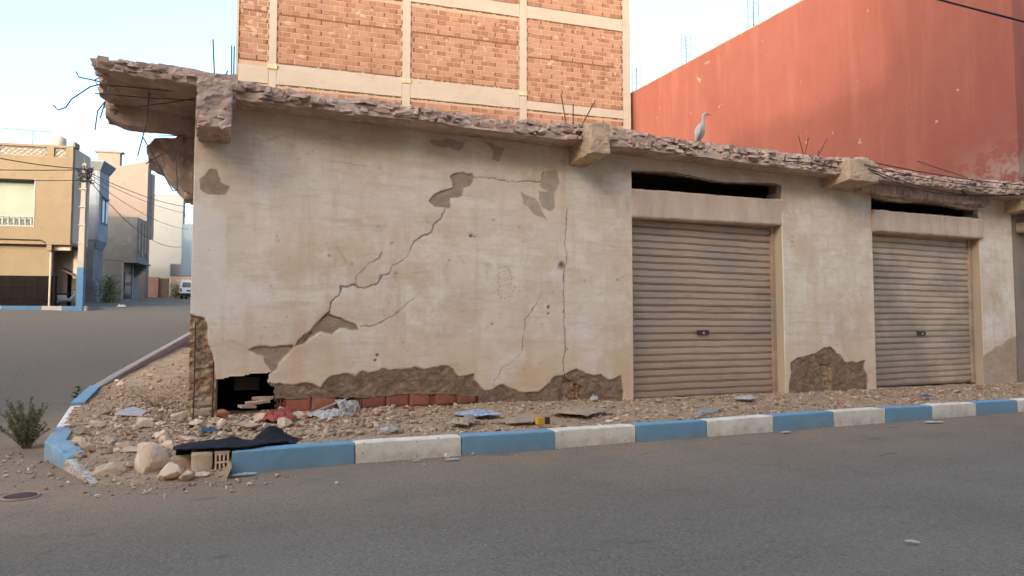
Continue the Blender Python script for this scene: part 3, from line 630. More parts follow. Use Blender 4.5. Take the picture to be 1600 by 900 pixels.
def wedge_box():
    nx, ny, nz = 14, 16, 14; m = rough_box(0, 0.63, 0, 0.8, 0, 0.63, 0.045, 0.0, 7)
    for v in m.vertices:
        p = wedge(Vector((-0.58 + v.co.x, 1.2 + v.co.y, v.co.z / 0.63)))
        v.co = p + mnoise.noise_vector(p * 9) * 0.010 + mnoise.noise_vector(p * 21) * 0.006 + (mnoise.cell_vector(p * 6) - Vector((.5, .5, .5))) * 0.03
    return m
link('broken_stair', wedge_box(), M['concrete'], house)
link('broken_stair', rough_box(-0.13, 0.04, 1.25, 1.6, 2.93, 3.4, 0.05, 0.012, 6, None, 31), M['concrete'], house, True)
link('loose_stone', rough_box(-0.42, -0.30, 1.4, 1.55, 3.69, 3.76, 0.03, 0.012, 9, None, 33), M['concrete_stub'], house, True)

def shards(name, spots, seed):
    r = random.Random(seed); bm = bmesh.new()
    for (x, y, z, w, d, h, rz) in spots:
        b2 = bmesh.new()
        for sx in (-1, 1):
            for sy in (-1, 1):
                for sz in (-1, 1):
                    for k in range(2): b2.verts.new((sx * w / 2 * r.uniform(0.55, 1.05), sy * d / 2 * r.uniform(0.55, 1.05), sz * h / 2 * r.uniform(0.6, 1.0)))
        bmesh.ops.convex_hull(b2, input=b2.verts)
        for v in [v for v in b2.verts if not v.link_faces]: b2.verts.remove(v)
        b2.transform(Matrix.Translation((x, y, z)) @ Matrix.Rotation(rz + r.uniform(-0.12, 0.12), 4, 'Z') @ Matrix.Rotation(r.uniform(-0.12, 0.12), 4, 'X') @ Matrix.Rotation(r.uniform(-0.07, 0.07), 4, 'Y'))
        tmp = bpy.data.meshes.new('t'); b2.to_mesh(tmp); b2.free(); bm.from_mesh(tmp); bpy.data.meshes.remove(tmp)
    bmesh.ops.recalc_face_normals(bm, faces=bm.faces)
    me = bpy.data.meshes.new(name); bm.to_mesh(me); bm.free(); o = link(name, me, M['concrete'], house); o['kind'] = 'stuff'; return o
rq = random.Random(77); spots = []
x = 0.38
while x < 15.5:
    t = float(np.interp(x, TX, TZ)); y0 = -0.36 + 0.07 * mnoise.noise(Vector((x * 1.3, 2, 5)))
    w = rq.uniform(0.05, 0.26)
    for k in range(5):
        u = rq.random(); spots.append((x + rq.uniform(-0.1, 0.1), y0 + rq.uniform(-0.01, 0.07) + 0.05 * u, 3.885 + (t - 3.885) * u + rq.uniform(-0.01, 0.015), rq.uniform(0.04, 0.20) * (1.6 if rq.random() < 0.2 else 1), rq.uniform(0.12, 0.22), rq.uniform(0.025, 0.085), rq.uniform(-0.5, 0.5)))
    x += w * 0.55
shards('fracture_edge', spots, 3)
spots = []
for i in range(90):
    x = -0.95 + 1.3 * rq.random(); spots.append((x, -0.39 + rq.uniform(-0.02, 0.05), 4.0 + 0.04 * max(0, (-0.2 - x)) + rq.uniform(-0.04, 0.08), rq.uniform(0.05, 0.2), 0.16, rq.uniform(0.025, 0.08), rq.uniform(-0.4, 0.4)))
for i in range(60):
    y = -0.4 + 1.7 * rq.random(); spots.append((-0.93 + rq.uniform(-0.04, 0.06), y, 4.03 + rq.uniform(-0.05, 0.04), rq.uniform(0.06, 0.16), rq.uniform(0.06, 0.2), rq.uniform(0.03, 0.08), rq.uniform(-0.6, 0.6)))
for i in range(20): spots.append((-0.94 + rq.uniform(-0.03, 0.05), 0.9 + rq.uniform(-0.05, 0.2), 3.82 + rq.uniform(0, 0.18), 0.1, 0.12, rq.uniform(0.04, 0.09), rq.uniform(-0.5, 0.5)))
shards('fracture_edge', spots, 5)
# exposed bricks of the wall's foot
for a, b in [(1.06, 1.36), (1.37, 1.67), (1.99, 2.29), (2.30, 2.60), (2.61, 2.89), (2.96, 3.25), (3.26, 3.55)]:
    link('brick', rough_box(a, b, 0.025, 0.16, 0.20, 0.385, 0.045, 0.005, 8, None, a * 3), M['brick_red'], house, True)
def hollow(x0, x1, y0, y1, z0, z1, nx, nz, wall=0.012):
    """clay block whose end shows its holes"""
    m = MB(); dx = (x1 - x0 - wall) / nx; dz = (z1 - z0 - wall) / nz
    for i in range(nx + 1): m.box(x0 + i * dx, x0 + i * dx + wall, y0, y1, z0, z1)
    for k in range(nz + 1): m.box(x0 + 0.001, x1 - 0.001, y0 + 0.002, y1 - 0.002, z0 + k * dz, z0 + k * dz + wall)
    m.box(x0 + 0.003, x1 - 0.003, y0 + (y1 - y0) * 0.6, y1 - 0.004, z0 + 0.003, z1 - 0.003)
    return m
for a, b in [(0.965, 1.05), (1.90, 1.98), (2.90, 2.955)]: hollow(a, b, 0.03, 0.16, 0.20, 0.38, 2, 3).build('brick', M['brick_red'], house)
hollow(1.40, 1.70, 0.018, 0.10, 1.205, 1.255, 6, 1, 0.014).build('brick', M['core'], house)
hollow(5.02, 5.20, 0.05, 0.13, 0.20, 0.42, 3, 4).build('brick', M['brick_red'], house)
for i in range(5): link('brick', rough_box(3.62 + i * 0.24, 3.85 + i * 0.24, 0.02, 0.13, 0.13, 0.235, 0.05, 0.012, 8, None, i * 2.3), M['brick_red'], house, True)
# bricks and lath of the broken corner
for i in range(2): link('brick', rough_box(0.02, 0.26, 0.03, 0.12, 0.20 + 0.12 * i, 0.31 + 0.12 * i, 0.04, 0.008, 8, None, 40 + i), M['jamb'], house, True)
for x in (0.045, 0.245): MB().tube([(x, 0.015, 0.1), (x + 0.008, 0.0, 0.6), (x, 0.02, 1.0 if x > 0.1 else 1.3)], 0.008).build('rebar', M['rust'], house)
link('brick', rough_box(0.5, 0.8, 0.5, 0.7, 0.45, 0.62, 0.05, 0.01, 8, None, 44), M['interior'], house)

# roller shutters
def slat_mesh(w, pitch):
    prof = [(0.026, 0.0), (0.026, 0.009), (0.001, 0.0100), (0.001, 0.0185), (0.026, 0.019), (0.026, 0.0275), (0.0, 0.029), (-0.001, pitch * 0.6), (0.0, pitch - 0.002), (0.026, pitch), (0.034, pitch), (0.034, 0.0)]
    n = 24; vs = []; fs = []; m = len(prof)
    for i in range(n + 1):
        x = w * i / n; wv = 0.0035 * math.sin(x * 2.1 + pitch * 50) + 0.002 * math.sin(x * 6.3)
        for y, z in prof: vs.append((x, y, z + wv))
    for i in range(n):
        for k in range(m): fs.append((i * m + k, i * m + (k + 1) % m, (i + 1) * m + (k + 1) % m, (i + 1) * m + k))
    fs.append(tuple(range(m))); fs.append(tuple(n * m + k for k in range(m))[::-1])
    me = bpy.data.meshes.new('slat'); me.from_pydata(vs, [], fs)
    bm = bmesh.new(); bm.from_mesh(me); bmesh.ops.recalc_face_normals(bm, faces=bm.faces); bm.to_mesh(me); bm.free(); return me
def shutter(x0, x1, z0, z1, n, mat, label, hx, hz, tilt_):
    fr = MB(); fr.box(x0 - 0.05, x0 + 0.025, 0.16, 0.26, z0, z1).box(x1 - 0.025, x1 + 0.05, 0.16, 0.26, z0, z1).box(x0 + 0.025, x1 - 0.025, 0.235, 0.255, z0, z1 + 0.02)
    s = fr.build('roller_shutter', mat, house); s['label'] = label
    pitch = (z1 - z0) / n; me = slat_mesh(x1 - x0 - 0.03, pitch); rr = random.Random(int(x0))
    for i in range(n):
        o = link('slat', me, mat, s); o.location = (x0 + 0.015, 0.195 + rr.uniform(-0.003, 0.003), z0 + i * pitch + rr.uniform(-0.003, 0.003)); o.rotation_euler = (rr.uniform(-0.012, 0.012), tilt_ * (1 - i / n) * 0.01 + rr.uniform(-0.0008, 0.0008), 0)
    MB().box(hx - 0.11, hx + 0.11, 0.165, 0.20, hz - 0.035, hz + 0.04).build('lock_plate', M['lock'], s)
    MB().box(hx - 0.015, hx + 0.015, 0.155, 0.168, hz - 0.018, hz + 0.012).build('keyhole', M['chrome'], s)
    return s
shutter(6.0, 9.06, 0.12, 3.02, 26, M['shutter_a'], 'brown roller shutter under the longer plain lintel', 7.55, 1.15, -0.3)
shutter(11.2, 14.38, 0.12, 3.06, 26, M['shutter_b'], 'grey roller shutter under the chipped white lintel', 12.86, 1.11, -1.0)

# bars and cables of the wreck
def bar(pts, r=0.008, m='rust', name='rebar'): return MB().tube(pts, r).build(name, M[m], house)
for a in [[(0.2, 0.1, 4.0), (0.16, 0.1, 4.70)], [(0.23, 0.1, 4.0), (0.33, 0.1, 4.34)], [(0.38, 0.1, 4.0), (0.37, 0.1, 4.66)], [(0.40, 0.1, 4.0), (0.40, 0.12, 4.66)]]: bar(a, 0.009, 'steel_bar')
for a in [[(4.92, -0.1, 4.0), (4.80, -0.1, 4.62)], [(5.00, -0.1, 4.0), (5.0, -0.1, 4.50)], [(5.06, 0, 4.0), (5.50, 0.1, 4.68)], [(4.98, -0.2, 4.05), (4.84, -0.2, 4.13)]]: bar(a, 0.008)
for a in [[(9.85, 0.1, 4.05), (9.66, 0.1, 4.62)], [(9.78, 0.15, 4.05), (9.96, 0.15, 4.62)], [(9.95, 0.1, 4.05), (10.6, 0.3, 4.72)], [(10.1, 0.1, 4.05), (10.14, 0.1, 4.40)]]: bar(a, 0.008)
for z, y in ((3.98, -0.40), (4.04, -0.37)): bar([(7.6 + 0.25 * i, y + 0.012 * math.sin(i * 1.7), z + 0.012 * math.sin(i * 1.1)) for i in range(11)], 0.009)
for i in range(6): bar([(8.2 + 0.3 * i, -0.40, 3.95), (8.22 + 0.3 * i, -0.41, 4.09)], 0.007)
YC = 0.0
def cl(pts, r=0.0075): bar(pts, r, 'steel_bar')
cl([(-0.98, 0.2, 4.02), (-1.10, 0.2, 3.97), (-1.28, 0.2, 3.80), (-1.33, 0.2, 3.70), (-1.40, 0.2, 3.66), (-1.45, 0.2, 3.71)])
cl([(-0.95, 0.1, 4.0), (-1.08, 0.1, 4.02), (-1.20, 0.1, 4.03), (-1.23, 0.1, 4.09)])
cl([(-0.92, 0.3, 3.98), (-1.05, 0.3, 4.04), (-1.08, 0.3, 4.08), (-1.02, 0.3, 4.12)])
cl([(-0.99, 0.5, 3.9), (-1.06, 0.5, 3.78), (-1.08, 0.5, 3.55)]); cl([(-0.98, 0.5, 3.92), (-1.03, 0.5, 3.7)])
cl([(-1.03, 0.0, 3.84), (-0.5, 0.0, 3.86), (0.0, 0.0, 3.90)], 0.006); cl([(-0.9, -0.1, 3.92), (-0.4, -0.1, 3.94), (0.0, -0.1, 3.95)], 0.006); cl([(-0.6, 0.0, 3.75), (-0.3, 0.0, 3.83), (-0.02, 0, 3.92)], 0.006)
cl([(-0.5, 0.1, 3.98), (-0.52, 0.1, 3.6), (-0.56, 0.1, 3.40), (-0.60, 0.1, 3.2)]); cl([(-0.55, 0.1, 3.42), (-0.40, 0.1, 3.15), (-0.28, 0.1, 2.92), (-0.23, 0.1, 2.83), (-0.19, 0.1, 2.83), (-0.18, 0.1, 2.88), (-0.22, 0.1, 3.35)])
cl([(-0.12, 0.6, 3.62), (-0.42, 0.6, 3.58)], 0.006); cl([(-0.36, 0.6, 3.38), (-0.55, 0.6, 3.22)], 0.006)
def cable(pts, r=0.008, parent=None):
    return MB().tube(pts, r, 5).build('cable', M['cable'], parent or house)
def catenary(a, b, sagv, n=14): return [tuple(Vector(a).lerp(Vector(b), i / n) - Vector((0, 0, sagv * 4 * (i / n) * (1 - i / n)))) for i in range(n + 1)]
cable(catenary((10.4, -0.62, 4.02), (15.6, -0.50, 4.02), 0.10)); cable(catenary((10.5, -0.62, 3.96), (13.4, -0.35, 3.78), 0.06)); cable(catenary((10.55, -0.62, 3.92), (13.4, -0.36, 3.76), 0.10)); cable(catenary((13.4, -0.36, 3.77), (15.6, -0.45, 3.96), 0.03)); cable(catenary((13.4, -0.36, 3.79), (15.6, -0.46, 4.0), 0.05), 0.01)
cable(catenary((10.7, -0.6, 4.08), (15.6, -0.44, 4.12), 0.06), 0.010); cable([(13.3, -0.37, 3.98), (13.33, -0.40, 3.84), (13.42, -0.40, 3.74), (13.48, -0.38, 3.79), (13.38, -0.40, 3.83)], 0.014)
cable([(12.5, -0.1, 4.40), (13.3, -0.2, 4.24), (14.0, -0.3, 4.10)], 0.007)
# ------------------------------------------------------------------ unfinished brick building behind
bb = empty('unfinished_brick_building', (1.04, 16.58, 0), R(-6.7))
tag(bb, 'tall unfinished building of bare red hollow bricks in a pale concrete frame', 'building')
BW = 15.2
MB().box(0.03, BW - 0.03, 0.038, 10, 0, 17.5).build('wall', M['mortar'], bb)
for a, b in ((-0.02, 0.06), (1.06, 1.32), (5.76, 6.06), (10.36, 10.66), (14.86, BW)):
    link('column', rough_box(a, b, -0.01, 0.2, 6.0, 17.5, 0.25, 0.006, 2, None, a), M['frame_concrete'], bb)
def beam(a, b, z0, z1): return link('beam', rough_box(a, b, -0.004, 0.2, z0, z1, 0.25, 0.008, 2, None, a + z0), M['frame_concrete'], bb)
for a, b in ((1.32, 5.76), (6.06, 10.36)):
    beam(a, b, 9.77, 10.34); link('beam', rough_box(a, b, 0.03, 0.2, 10.34, 10.53, 0.2, 0.01, 3, None, a), M['frame_concrete'], bb); beam(a, b, 13.45, 13.95)
beam(0.06, 1.06, 9.77, 10.38); beam(10.66, 14.86, 9.77, 10.12); beam(10.66, 14.86, 13.45, 13.95)
for x in (1.19, 5.91, 10.5): MB().box(x - 0.16, x + 0.16, -0.04, 0.1, 10.30, 10.46).build('corbel', M['core'], bb)
CH = 0.1925
def bmesh_brick(w, h):
    m = MB(); y0 = 0.03; c = 0.006
    m.add([(0, 0.09, 0), (w, 0.09, 0), (w, 0.09, h), (0, 0.09, h), (0, y0 + c, 0), (w, y0 + c, 0), (w, y0 + c, h), (0, y0 + c, h), (c, y0, c), (w - c, y0, c), (w - c, y0, h - c), (c, y0, h - c)],
          [(0, 1, 5, 4), (1, 2, 6, 5), (2, 3, 7, 6), (3, 0, 4, 7), (4, 5, 9, 8), (5, 6, 10, 9), (6, 7, 11, 10), (7, 4, 8, 11), (8, 9, 10, 11)])
    return m
bk = []; holes = MB(); rr = random.Random(3)
def hole(x, z, w, h): holes.box(x, x + w, 0.022, 0.07, z, z + h)  # proud dark box, painted in place of the shade inside a brick hole
def panel(a, b, z0, z1, skip=None, rows=None):
    nrow = int((z1 - z0 - 0.02) / CH); r = 0; z = z0 + 0.035
    while z + CH < z1 + 0.02:
        x = a + 0.035 + (0.15 if r % 2 else 0.0)
        if r % 2 and True: bk.append((a + 0.035, z, 0.135, CH - 0.016))
        k = 0
        while x < b - 0.06:
            w = min(0.284, b - 0.03 - x)
            wide = (k + (0 if r % 2 else 1)) % 3 == 2
            if w > 0.05: bk.append((x, z + rr.uniform(-0.003, 0.003), w - (0.028 if wide else 0), CH - 0.024))
            if wide and w > 0.2 and rr.random() < 0.72:
                for i in range(3): hole(x + w - 0.026, z + 0.008 + i * 0.056, 0.032, 0.044)
            x += 0.30; k += 1
        if r % 2 == 0:
            for xx in (a + 0.006, b - 0.032):
                for i in range(3): hole(xx, z + 0.012 + i * 0.056, 0.045, 0.042)
        elif rr.random() < 0.6:
            for i in range(3): hole(a + 0.09 if rr.random() < 0.5 else b - 0.1, z + 0.012 + i * 0.056, 0.07, 0.036)
        z += CH; r += 1
        if r == 9 and z1 - z0 > 2.5:
            x = a + 0.05
            while x < b - 0.06: hole(x, z - 0.012, 0.055, 0.048); x += 0.075
            z += 0.04
    x = a + 0.05
    while x < b - 0.06:
        if rr.random() < 0.93: hole(x, z0 - 0.006, 0.055, 0.046)
        if rr.random() < 0.6: hole(x, z1 - 0.04, 0.055, 0.036)
        x += 0.075
panel(0.06, 1.06, 10.56, 17.3)
for a, b in ((1.32, 5.76), (6.06, 10.36)): panel(a, b, 10.53, 13.45)
panel(10.66, 14.86, 10.12, 13.45)
for a, b in ((1.32, 5.76), (6.06, 10.36), (10.66, 14.86)): panel(a, b, 7.9, 9.77); panel(a, b, 13.95, 15.2)
def vis(b):                                              # what the roof in front and the picture's top leave in view
    return 9.0 + 0.02 * b[0] < b[1] < 12.6 + 0.13 * b[0]
bk.sort(key=lambda b: (not (vis(b) and b[2] > 0.2), b[0]))
bm_cache = {}
stuffm = [MB(), MB()]
for i, (x, z, w, h) in enumerate(bk):
    mk = 0 if rr.random() < 0.62 else 1
    if i < 298:
        key = (round(w, 2), round(h, 2), mk)
        if key not in bm_cache:
            bm_cache[key] = bmesh_brick(w, h).mesh('brick'); bm_cache[key].materials.append(M['brick_wall2' if mk else 'brick_wall'])
        o = link('brick', bm_cache[key], None, bb); o.location = (x, rr.uniform(-0.004, 0.004), z)
    else:
        t = bmesh_brick(w, h); dy = rr.uniform(-0.004, 0.004); stuffm[mk].add([(v[0] + x, v[1] + dy, v[2] + z) for v in t.v], t.f)
for i in (0, 1): tag(stuffm[i].build('bricks', M['brick_wall2' if i else 'brick_wall'], bb), kind='stuff')
tag(holes.build('brick_hole_shade', M['hole_shade'], bb), kind='stuff')
# mortar smears left on the brickwork
sm = MB()
for i in range(90):
    p = rr.choice([(1.4, 5.6, 10.7, 13.3), (6.2, 10.2, 10.7, 13.3), (10.8, 14.7, 10.3, 13.3), (0.1, 1.0, 10.8, 13.5)]); x = rr.uniform(p[0], p[1]); z = rr.uniform(p[2], p[3])
    n = rr.randint(6, 9); w = rr.uniform(0.05, 0.18); h = rr.uniform(0.03, 0.12); a0 = rr.random()
    ring = [(x + w * math.cos(a0 + 6.283 * k / n) * rr.uniform(0.5, 1.1), z + h * math.sin(a0 + 6.283 * k / n) * rr.uniform(0.5, 1.1)) for k in range(n)]
    sm.add([(q[0], 0.031, q[1]) for q in ring] + [(x, 0.018, z)], [(k, (k + 1) % n, n) for k in range(n)])
tag(sm.build('mortar_smears', M['mortar'], bb), kind='stuff')

# ------------------------------------------------------------------ red rendered building on the right
rb = empty('red_building', (16.5, 0.35, 0)); tag(rb, 'tall windowless red rendered wall rising behind the roof, half in shadow', 'building')
MB().box(0, 14, 0.0, 19, 0, 11.1).build('wall', M['red'], rb)
link('parapet_edge', rough_box(-0.015, 0.2, -0.02, 19, 11.08, 11.13, 0.25, 0.008, 2, None, 5), M['core'], rb)
for yy, hh in ((14.85, 1.2), (11.55, 1.25), (8.05, 1.5)):
    cg = MB()
    for dx in (0.08, 0.30):
        for dy in (-0.12, 0.14): cg.tube([(dx, yy + dy, 11.05), (dx + 0.01, yy + dy + rr.uniform(-0.03, 0.03), 11.1 + hh * rr.uniform(0.85, 1.05))], 0.012, 5)
    for k in range(4):
        z = 11.25 + k * hh * 0.24
        cg.tube([(0.08, yy - 0.12, z), (0.30, yy - 0.12, z), (0.30, yy + 0.14, z), (0.08, yy + 0.14, z), (0.08, yy - 0.12, z)], 0.006, 4)
    cg.build('rebar_cage', M['steel_bar'], rb)
MB().tube([(-0.02, 12.1, 7.6), (-0.02, 12.0, 6.0), (-0.02, 11.95, 4.0)], 0.016, 5).build('drip_pipe', M['mortar'], rb)

# ------------------------------------------------------------------ neighbour joined to the house on the right
M['grey_render'] = mottled('grey_render', srgb(128, 112, 98), srgb(150, 132, 114), 1.6, 0.95, 0.5, 30)
nb = empty('neighbouring_shop', (15.6, 0, 0)); tag(nb, 'plain grey-brown rendered shop wall adjoining the right end of the derelict house', 'building')
link('wall', rough_box(0.0, 7, 0.02, 0.3, 0, 4.0, 0.12, 0.006, 3, None, 2), M['grey_render'], nb, True)
MB().box(0.0, 7, 0.3, 0.33, 0, 4.0).build('wall_core', M['core'], nb)
link('ledge', rough_box(0.06, 7, -0.42, 0.1, 3.62, 3.95, 0.08, 0.01, 4, None, 6), M['concrete_stub'], nb, True)
link('ledge', rough_box(0.12, 7, -0.25, 0.1, 3.22, 3.42, 0.08, 0.008, 4, None, 8), M['jamb'], nb, True)

# ------------------------------------------------------------------ houses up the side street
M['ochre'] = mottled('ochre', srgb(113, 98, 75), srgb(121, 104, 82), 1.4, 0.9, 0.5, 12, c3=srgb(108, 91, 69), s3=3)
M['ochre_side'] = mottled('ochre_side', srgb(165, 148, 127), srgb(173, 158, 138), 1.0, 0.9, 0.3, 10)
M['pale_green'] = mottled('pale_green', srgb(126, 132, 117), srgb(134, 141, 124), 1.0, 0.85, 0, 10)
M['white_paint'] = mottled('white_paint', srgb(135, 130, 124), srgb(142, 138, 132), 2.0, 0.7, 0, 10)
M['black_tile'] = mottled('black_tile', srgb(19, 16, 15), srgb(26, 21, 19), 2.0, 0.8, 0, 10, spec=0.05)
M['slate'] = mottled('slate', srgb(119, 122, 126), srgb(132, 136, 139), 1.0, 0.8, 0.2, 10)
M['slate_dark'] = mottled('slate_dark', srgb(104, 108, 112), srgb(120, 122, 126), 1.0, 0.8, 0.2, 10)
M['glass'] = mottled('glass', srgb(46, 50, 54), srgb(60, 64, 66), 1.0, 0.15, 0, 10, spec=0.6)
M['cream'] = mottled('cream', srgb(120, 105, 95), srgb(127, 112, 102), 0.7, 0.9, 0.2, 6, c3=srgb(113, 98, 88), s3=1.2)
M['bare_cement'] = mottled('bare_cement', srgb(101, 98, 93), srgb(123, 120, 113), 0.8, 0.95, 0.4, 8, c3=srgb(139, 134, 128), s3=1.3)
M['pale_wall'] = mottled('pale_wall', srgb(115, 116, 114), srgb(122, 123, 121), 0.5, 0.9, 0.2, 6, c3=srgb(110, 107, 101), s3=1.0)
M['blue_wall'] = mottled('blue_wall', srgb(102, 117, 126), srgb(114, 127, 136), 0.8, 0.9, 0.2, 6)
M['gate_red'] = mottled('gate_red', srgb(140, 80, 58), srgb(158, 92, 68), 2.0, 0.7, 0, 10)
M['low_brick'] = mottled('low_brick', srgb(166, 128, 102), srgb(184, 146, 120), 1.5, 0.95, 0.4, 10)
M['pole_concrete'] = mottled('pole_concrete', srgb(131, 123, 112), srgb(139, 131, 120), 1.5, 0.9, 0.3, 14)
M['far_blue'] = mottled('far_blue', srgb(62, 94, 120), srgb(71, 101, 125), 1.5, 0.8, 0.2, 14)
M['van_white'] = mottled('van_white', srgb(206, 206, 204), srgb(214, 214, 212), 2.0, 0.35, 0, 10, spec=0.5)
M['rubber'] = mottled('rubber', srgb(30, 28, 28), srgb(40, 38, 36), 4, 0.8, 0, 10)
M['lamp_red'] = mottled('lamp_red', srgb(150, 30, 24), srgb(160, 40, 30), 4, 0.3, 0, 10)
M['tank'] = mottled('tank', srgb(149, 144, 126), srgb(158, 153, 134), 1.0, 0.7, 0, 10)
def at(x, y, z=0): return (x, y, z)
TH = R(-12)
# ochre corner house
oc = empty('ochre_house', (-6.35, 34.64, 0), TH); tag(oc, 'ochre two-storey corner house with lattice parapet and black tiled base', 'house')
w = MB(); w.box(-1.80, -0.0, 0, 0.3, 5.77, 10.35).box(-9, -1.80, 0, 0.3, 5.77, 6.55).box(-9, -1.80, 0, 0.3, 9.08, 10.35).box(-9, -4.6, 0, 0.3, 6.55, 9.08)
w.box(-9, 0, 0, 0.28, 10.87, 11.0).box(-0.36, 0, 0.001, 0.3, 10.35, 10.87).box(-1.27, -0.93, 0.001, 0.3, 10.35, 10.87).box(-9, -3.6, 0.001, 0.3, 10.35, 10.87)
w.build('wall', M['ochre'], oc)['label'] = 'sunlit ochre upper wall'
MB().box(-0.3, 0.001, 0.3, 2.46, 5.77, 10.95).build('side_wall', M['ochre_side'], oc)
MB().box(-9, -0.3, 2.2, 2.46, 2, 10.9).build('rear_wall', M['ochre_side'], oc)
MB().box(-0.06, 0.06, 0.05, 0.7, 10.95, 11.25).build('parapet_post', M['ochre'], oc)
MB().box(-9, -1.7, 0.55, 0.7, 6.3, 9.3).build('niche_wall', M['pale_green'], oc)
for a, b in ((-3.6, -1.27), (-0.93, -0.36)):
    MB().box(a - 0.01, b + 0.01, 0.14, 0.2, 10.34, 10.88).build('lattice_panel', M['ochre_side'], oc)
    la = MB(); x = a
    while x < b - 0.05:
        x1 = min(x + 0.3, b)
        for z in (10.36, 10.62): la.tube([(x, 0.07, z), (x1, 0.07, z + 0.25)], 0.025, 4).tube([(x, 0.08, z + 0.25), (x1, 0.08, z)], 0.025, 4)
        x += 0.3
    la.build('lattice', M['white_paint'], oc)
bp = [(0.06, 6.62), (0.06, 6.66), (0.035, 6.70), (0.075, 6.80), (0.05, 6.92), (0.035, 7.02), (0.06, 7.06)]
bme = MB().lathe(bp, 0, 0.12, 8).mesh('baluster')
for i in range(10): o = link('baluster', bme, M['white_paint'], oc, True); o.location = (-1.93 - 0.27 * i, 0, 0)
MB().box(-4.6, -1.80, 0.04, 0.2, 7.05, 7.13).build('rail', M['white_paint'], oc); MB().box(-4.6, -1.80, 0.03, 0.22, 6.55, 6.62).build('rail', M['white_paint'], oc)
MB().box(-1.80, -1.74, -0.02, 0.1, 6.5, 9.1).build('window_frame', M['white_paint'], oc)
MB().box(-9, 0.02, -0.03, 2.46, 5.62, 5.77).build('floor_slab', M['ochre'], oc); MB().box(-1.12, -0.88, 0.0, 0.6, 5.30, 5.62).build('bracket', M['ochre'], oc); MB().box(-0.9, -0.1, 0.3, 0.5, 5.35, 5.62).build('bracket', M['ochre_side'], oc)
MB().box(-9, -0.98, 0.35, 0.6, 3.95, 5.62).build('ground_wall', M['ochre'], oc); MB().box(-0.98, -0.2, 1.9, 2.1, 2, 5.6).build('porch_wall', M['ochre_side'], oc)
for i in range(8):
    for k in range(3): MB().box(-0.98 - 0.62 * (i + 1) + 0.01, -0.98 - 0.62 * i, 0.31, 0.6, 2.0 + 0.65 * k + 0.01, 2.65 + 0.65 * k).build('tile', M['black_tile'], oc)
MB().box(-0.98, -0.78, 0.33, 0.6, 2.0, 3.95).build('pillar', M['black_tile'], oc)
MB().tube([(-1.0, 0.28, 5.6), (-1.0, 0.27, 2.3)], 0.05, 6).build('downpipe', M['ochre_side'], oc)
MB().tube([(-6, -0.05, 5.86), (-1.4, -0.05, 5.84), (-1.15, -0.05, 5.7)], 0.03, 5).build('pipe', M['cable'], oc)
MB().box(-0.75, -0.55, 1.85, 1.92, 2.2, 4.2).build('door', M['black_tile'], oc); MB().box(-0.25, -0.02, 1.2, 1.9, 3.9, 5.4).build('meter_box', M['ochre_side'], oc)
MB().add([(-0.8, 0.9, 4.45), (0.1, 0.9, 4.0), (0.1, 1.6, 4.05), (-0.8, 1.6, 4.5), (-0.8, 0.9, 4.35), (0.1, 0.9, 3.9), (0.1, 1.6, 3.95), (-0.8, 1.6, 4.4)], [(0, 1, 2, 3), (4, 7, 6, 5), (0, 4, 5, 1), (1, 5, 6, 2), (2, 6, 7, 3), (3, 7, 4, 0)]).build('awning', M['lock'], oc)
wt = MB().lathe([(0.42, 0), (0.44, 0.3), (0.42, 0.34), (0.44, 0.7), (0.42, 0.95), (0.2, 1.08)], 0, 0, 14).build('water_tank', M['tank'], None, True); wt.location = (-7.4, 36.6, 10.85)
tag(wt, 'cream plastic water tank standing on the ochre house roof', 'water tank')
MB().box(-9, -0.3, 0.28, 2.4, 10.7, 10.85).build('roof', M['ochre_side'], oc)
an = empty('roof_antenna', (-8.3, 35.2, 10.8)); tag(an, 'thin metal television antenna on the ochre house roof', 'antenna')
MB().tube([(0, 0, 0), (0, 0, 0.95)], 0.02, 5).build('mast', M['steel_bar'], an); MB().tube([(-1.4, 0.2, 0.98), (0.9, -0.2, 0.92)], 0.018, 5).build('boom', M['steel_bar'], an)
# kerb and pavement before it
lk = empty('far_kerb', (-5.32, 33.08, 0), TH); tag(lk, 'short blue and white kerb below the ochre house', kind='structure')
for i, (a, b, m) in enumerate([(-5.2, -4.6, 'far_blue'), (-4.59, -3.9, 'white_paint'), (-3.89, -2.06, 'far_blue'), (-2.05, -1.12, 'white_paint'), (-1.11, -0.42, 'far_blue'), (-0.41, 0.02, 'white_paint')]):
    zz = road_z(-5.3, 33.1); MB().box(a, b, 0, 0.25, 1.7, 2.30).build('kerb_stone', M[m], lk)
MB().box(-9, 0.0, 0.25, 3.9, 1.7, 2.27).build('far_pavement', M['bare_cement'], lk)
# slate house
sl = empty('slate_grey_house', (-6.1, 43.3, 0), TH); tag(sl, 'narrow slate-grey house with an overhanging upper storey and heavy cornice', 'house')
MB().box(-3, 0, 0, 1.75, 6.9, 11.5).build('upper_storey', M['slate'], sl); MB().box(-3, -0.25, 0.05, 1.8, 2.5, 6.9).build('ground_storey', M['bare_cement'], sl)
MB().box(-0.17, 0.012, -0.012, 0.12, 6.92, 11.5).build('corner_strip', M['slate_dark'], sl)
MB().add([(-3, -0.05, 11.5), (0.05, -0.05, 11.5), (0.05, 1.8, 11.5), (-3, 1.8, 11.5), (-3, -0.3, 12.0), (0.3, -0.3, 12.0), (0.3, 2.0, 12.0), (-3, 2.0, 12.0)], [(0, 3, 2, 1), (4, 5, 6, 7), (0, 1, 5, 4), (1, 2, 6, 5), (2, 3, 7, 6), (3, 0, 4, 7)]).build('cornice', M['slate_dark'], sl)
MB().box(-3, 0.32, -0.32, 2.02, 12.0, 12.1).build('cornice_cap', M['slate'], sl)
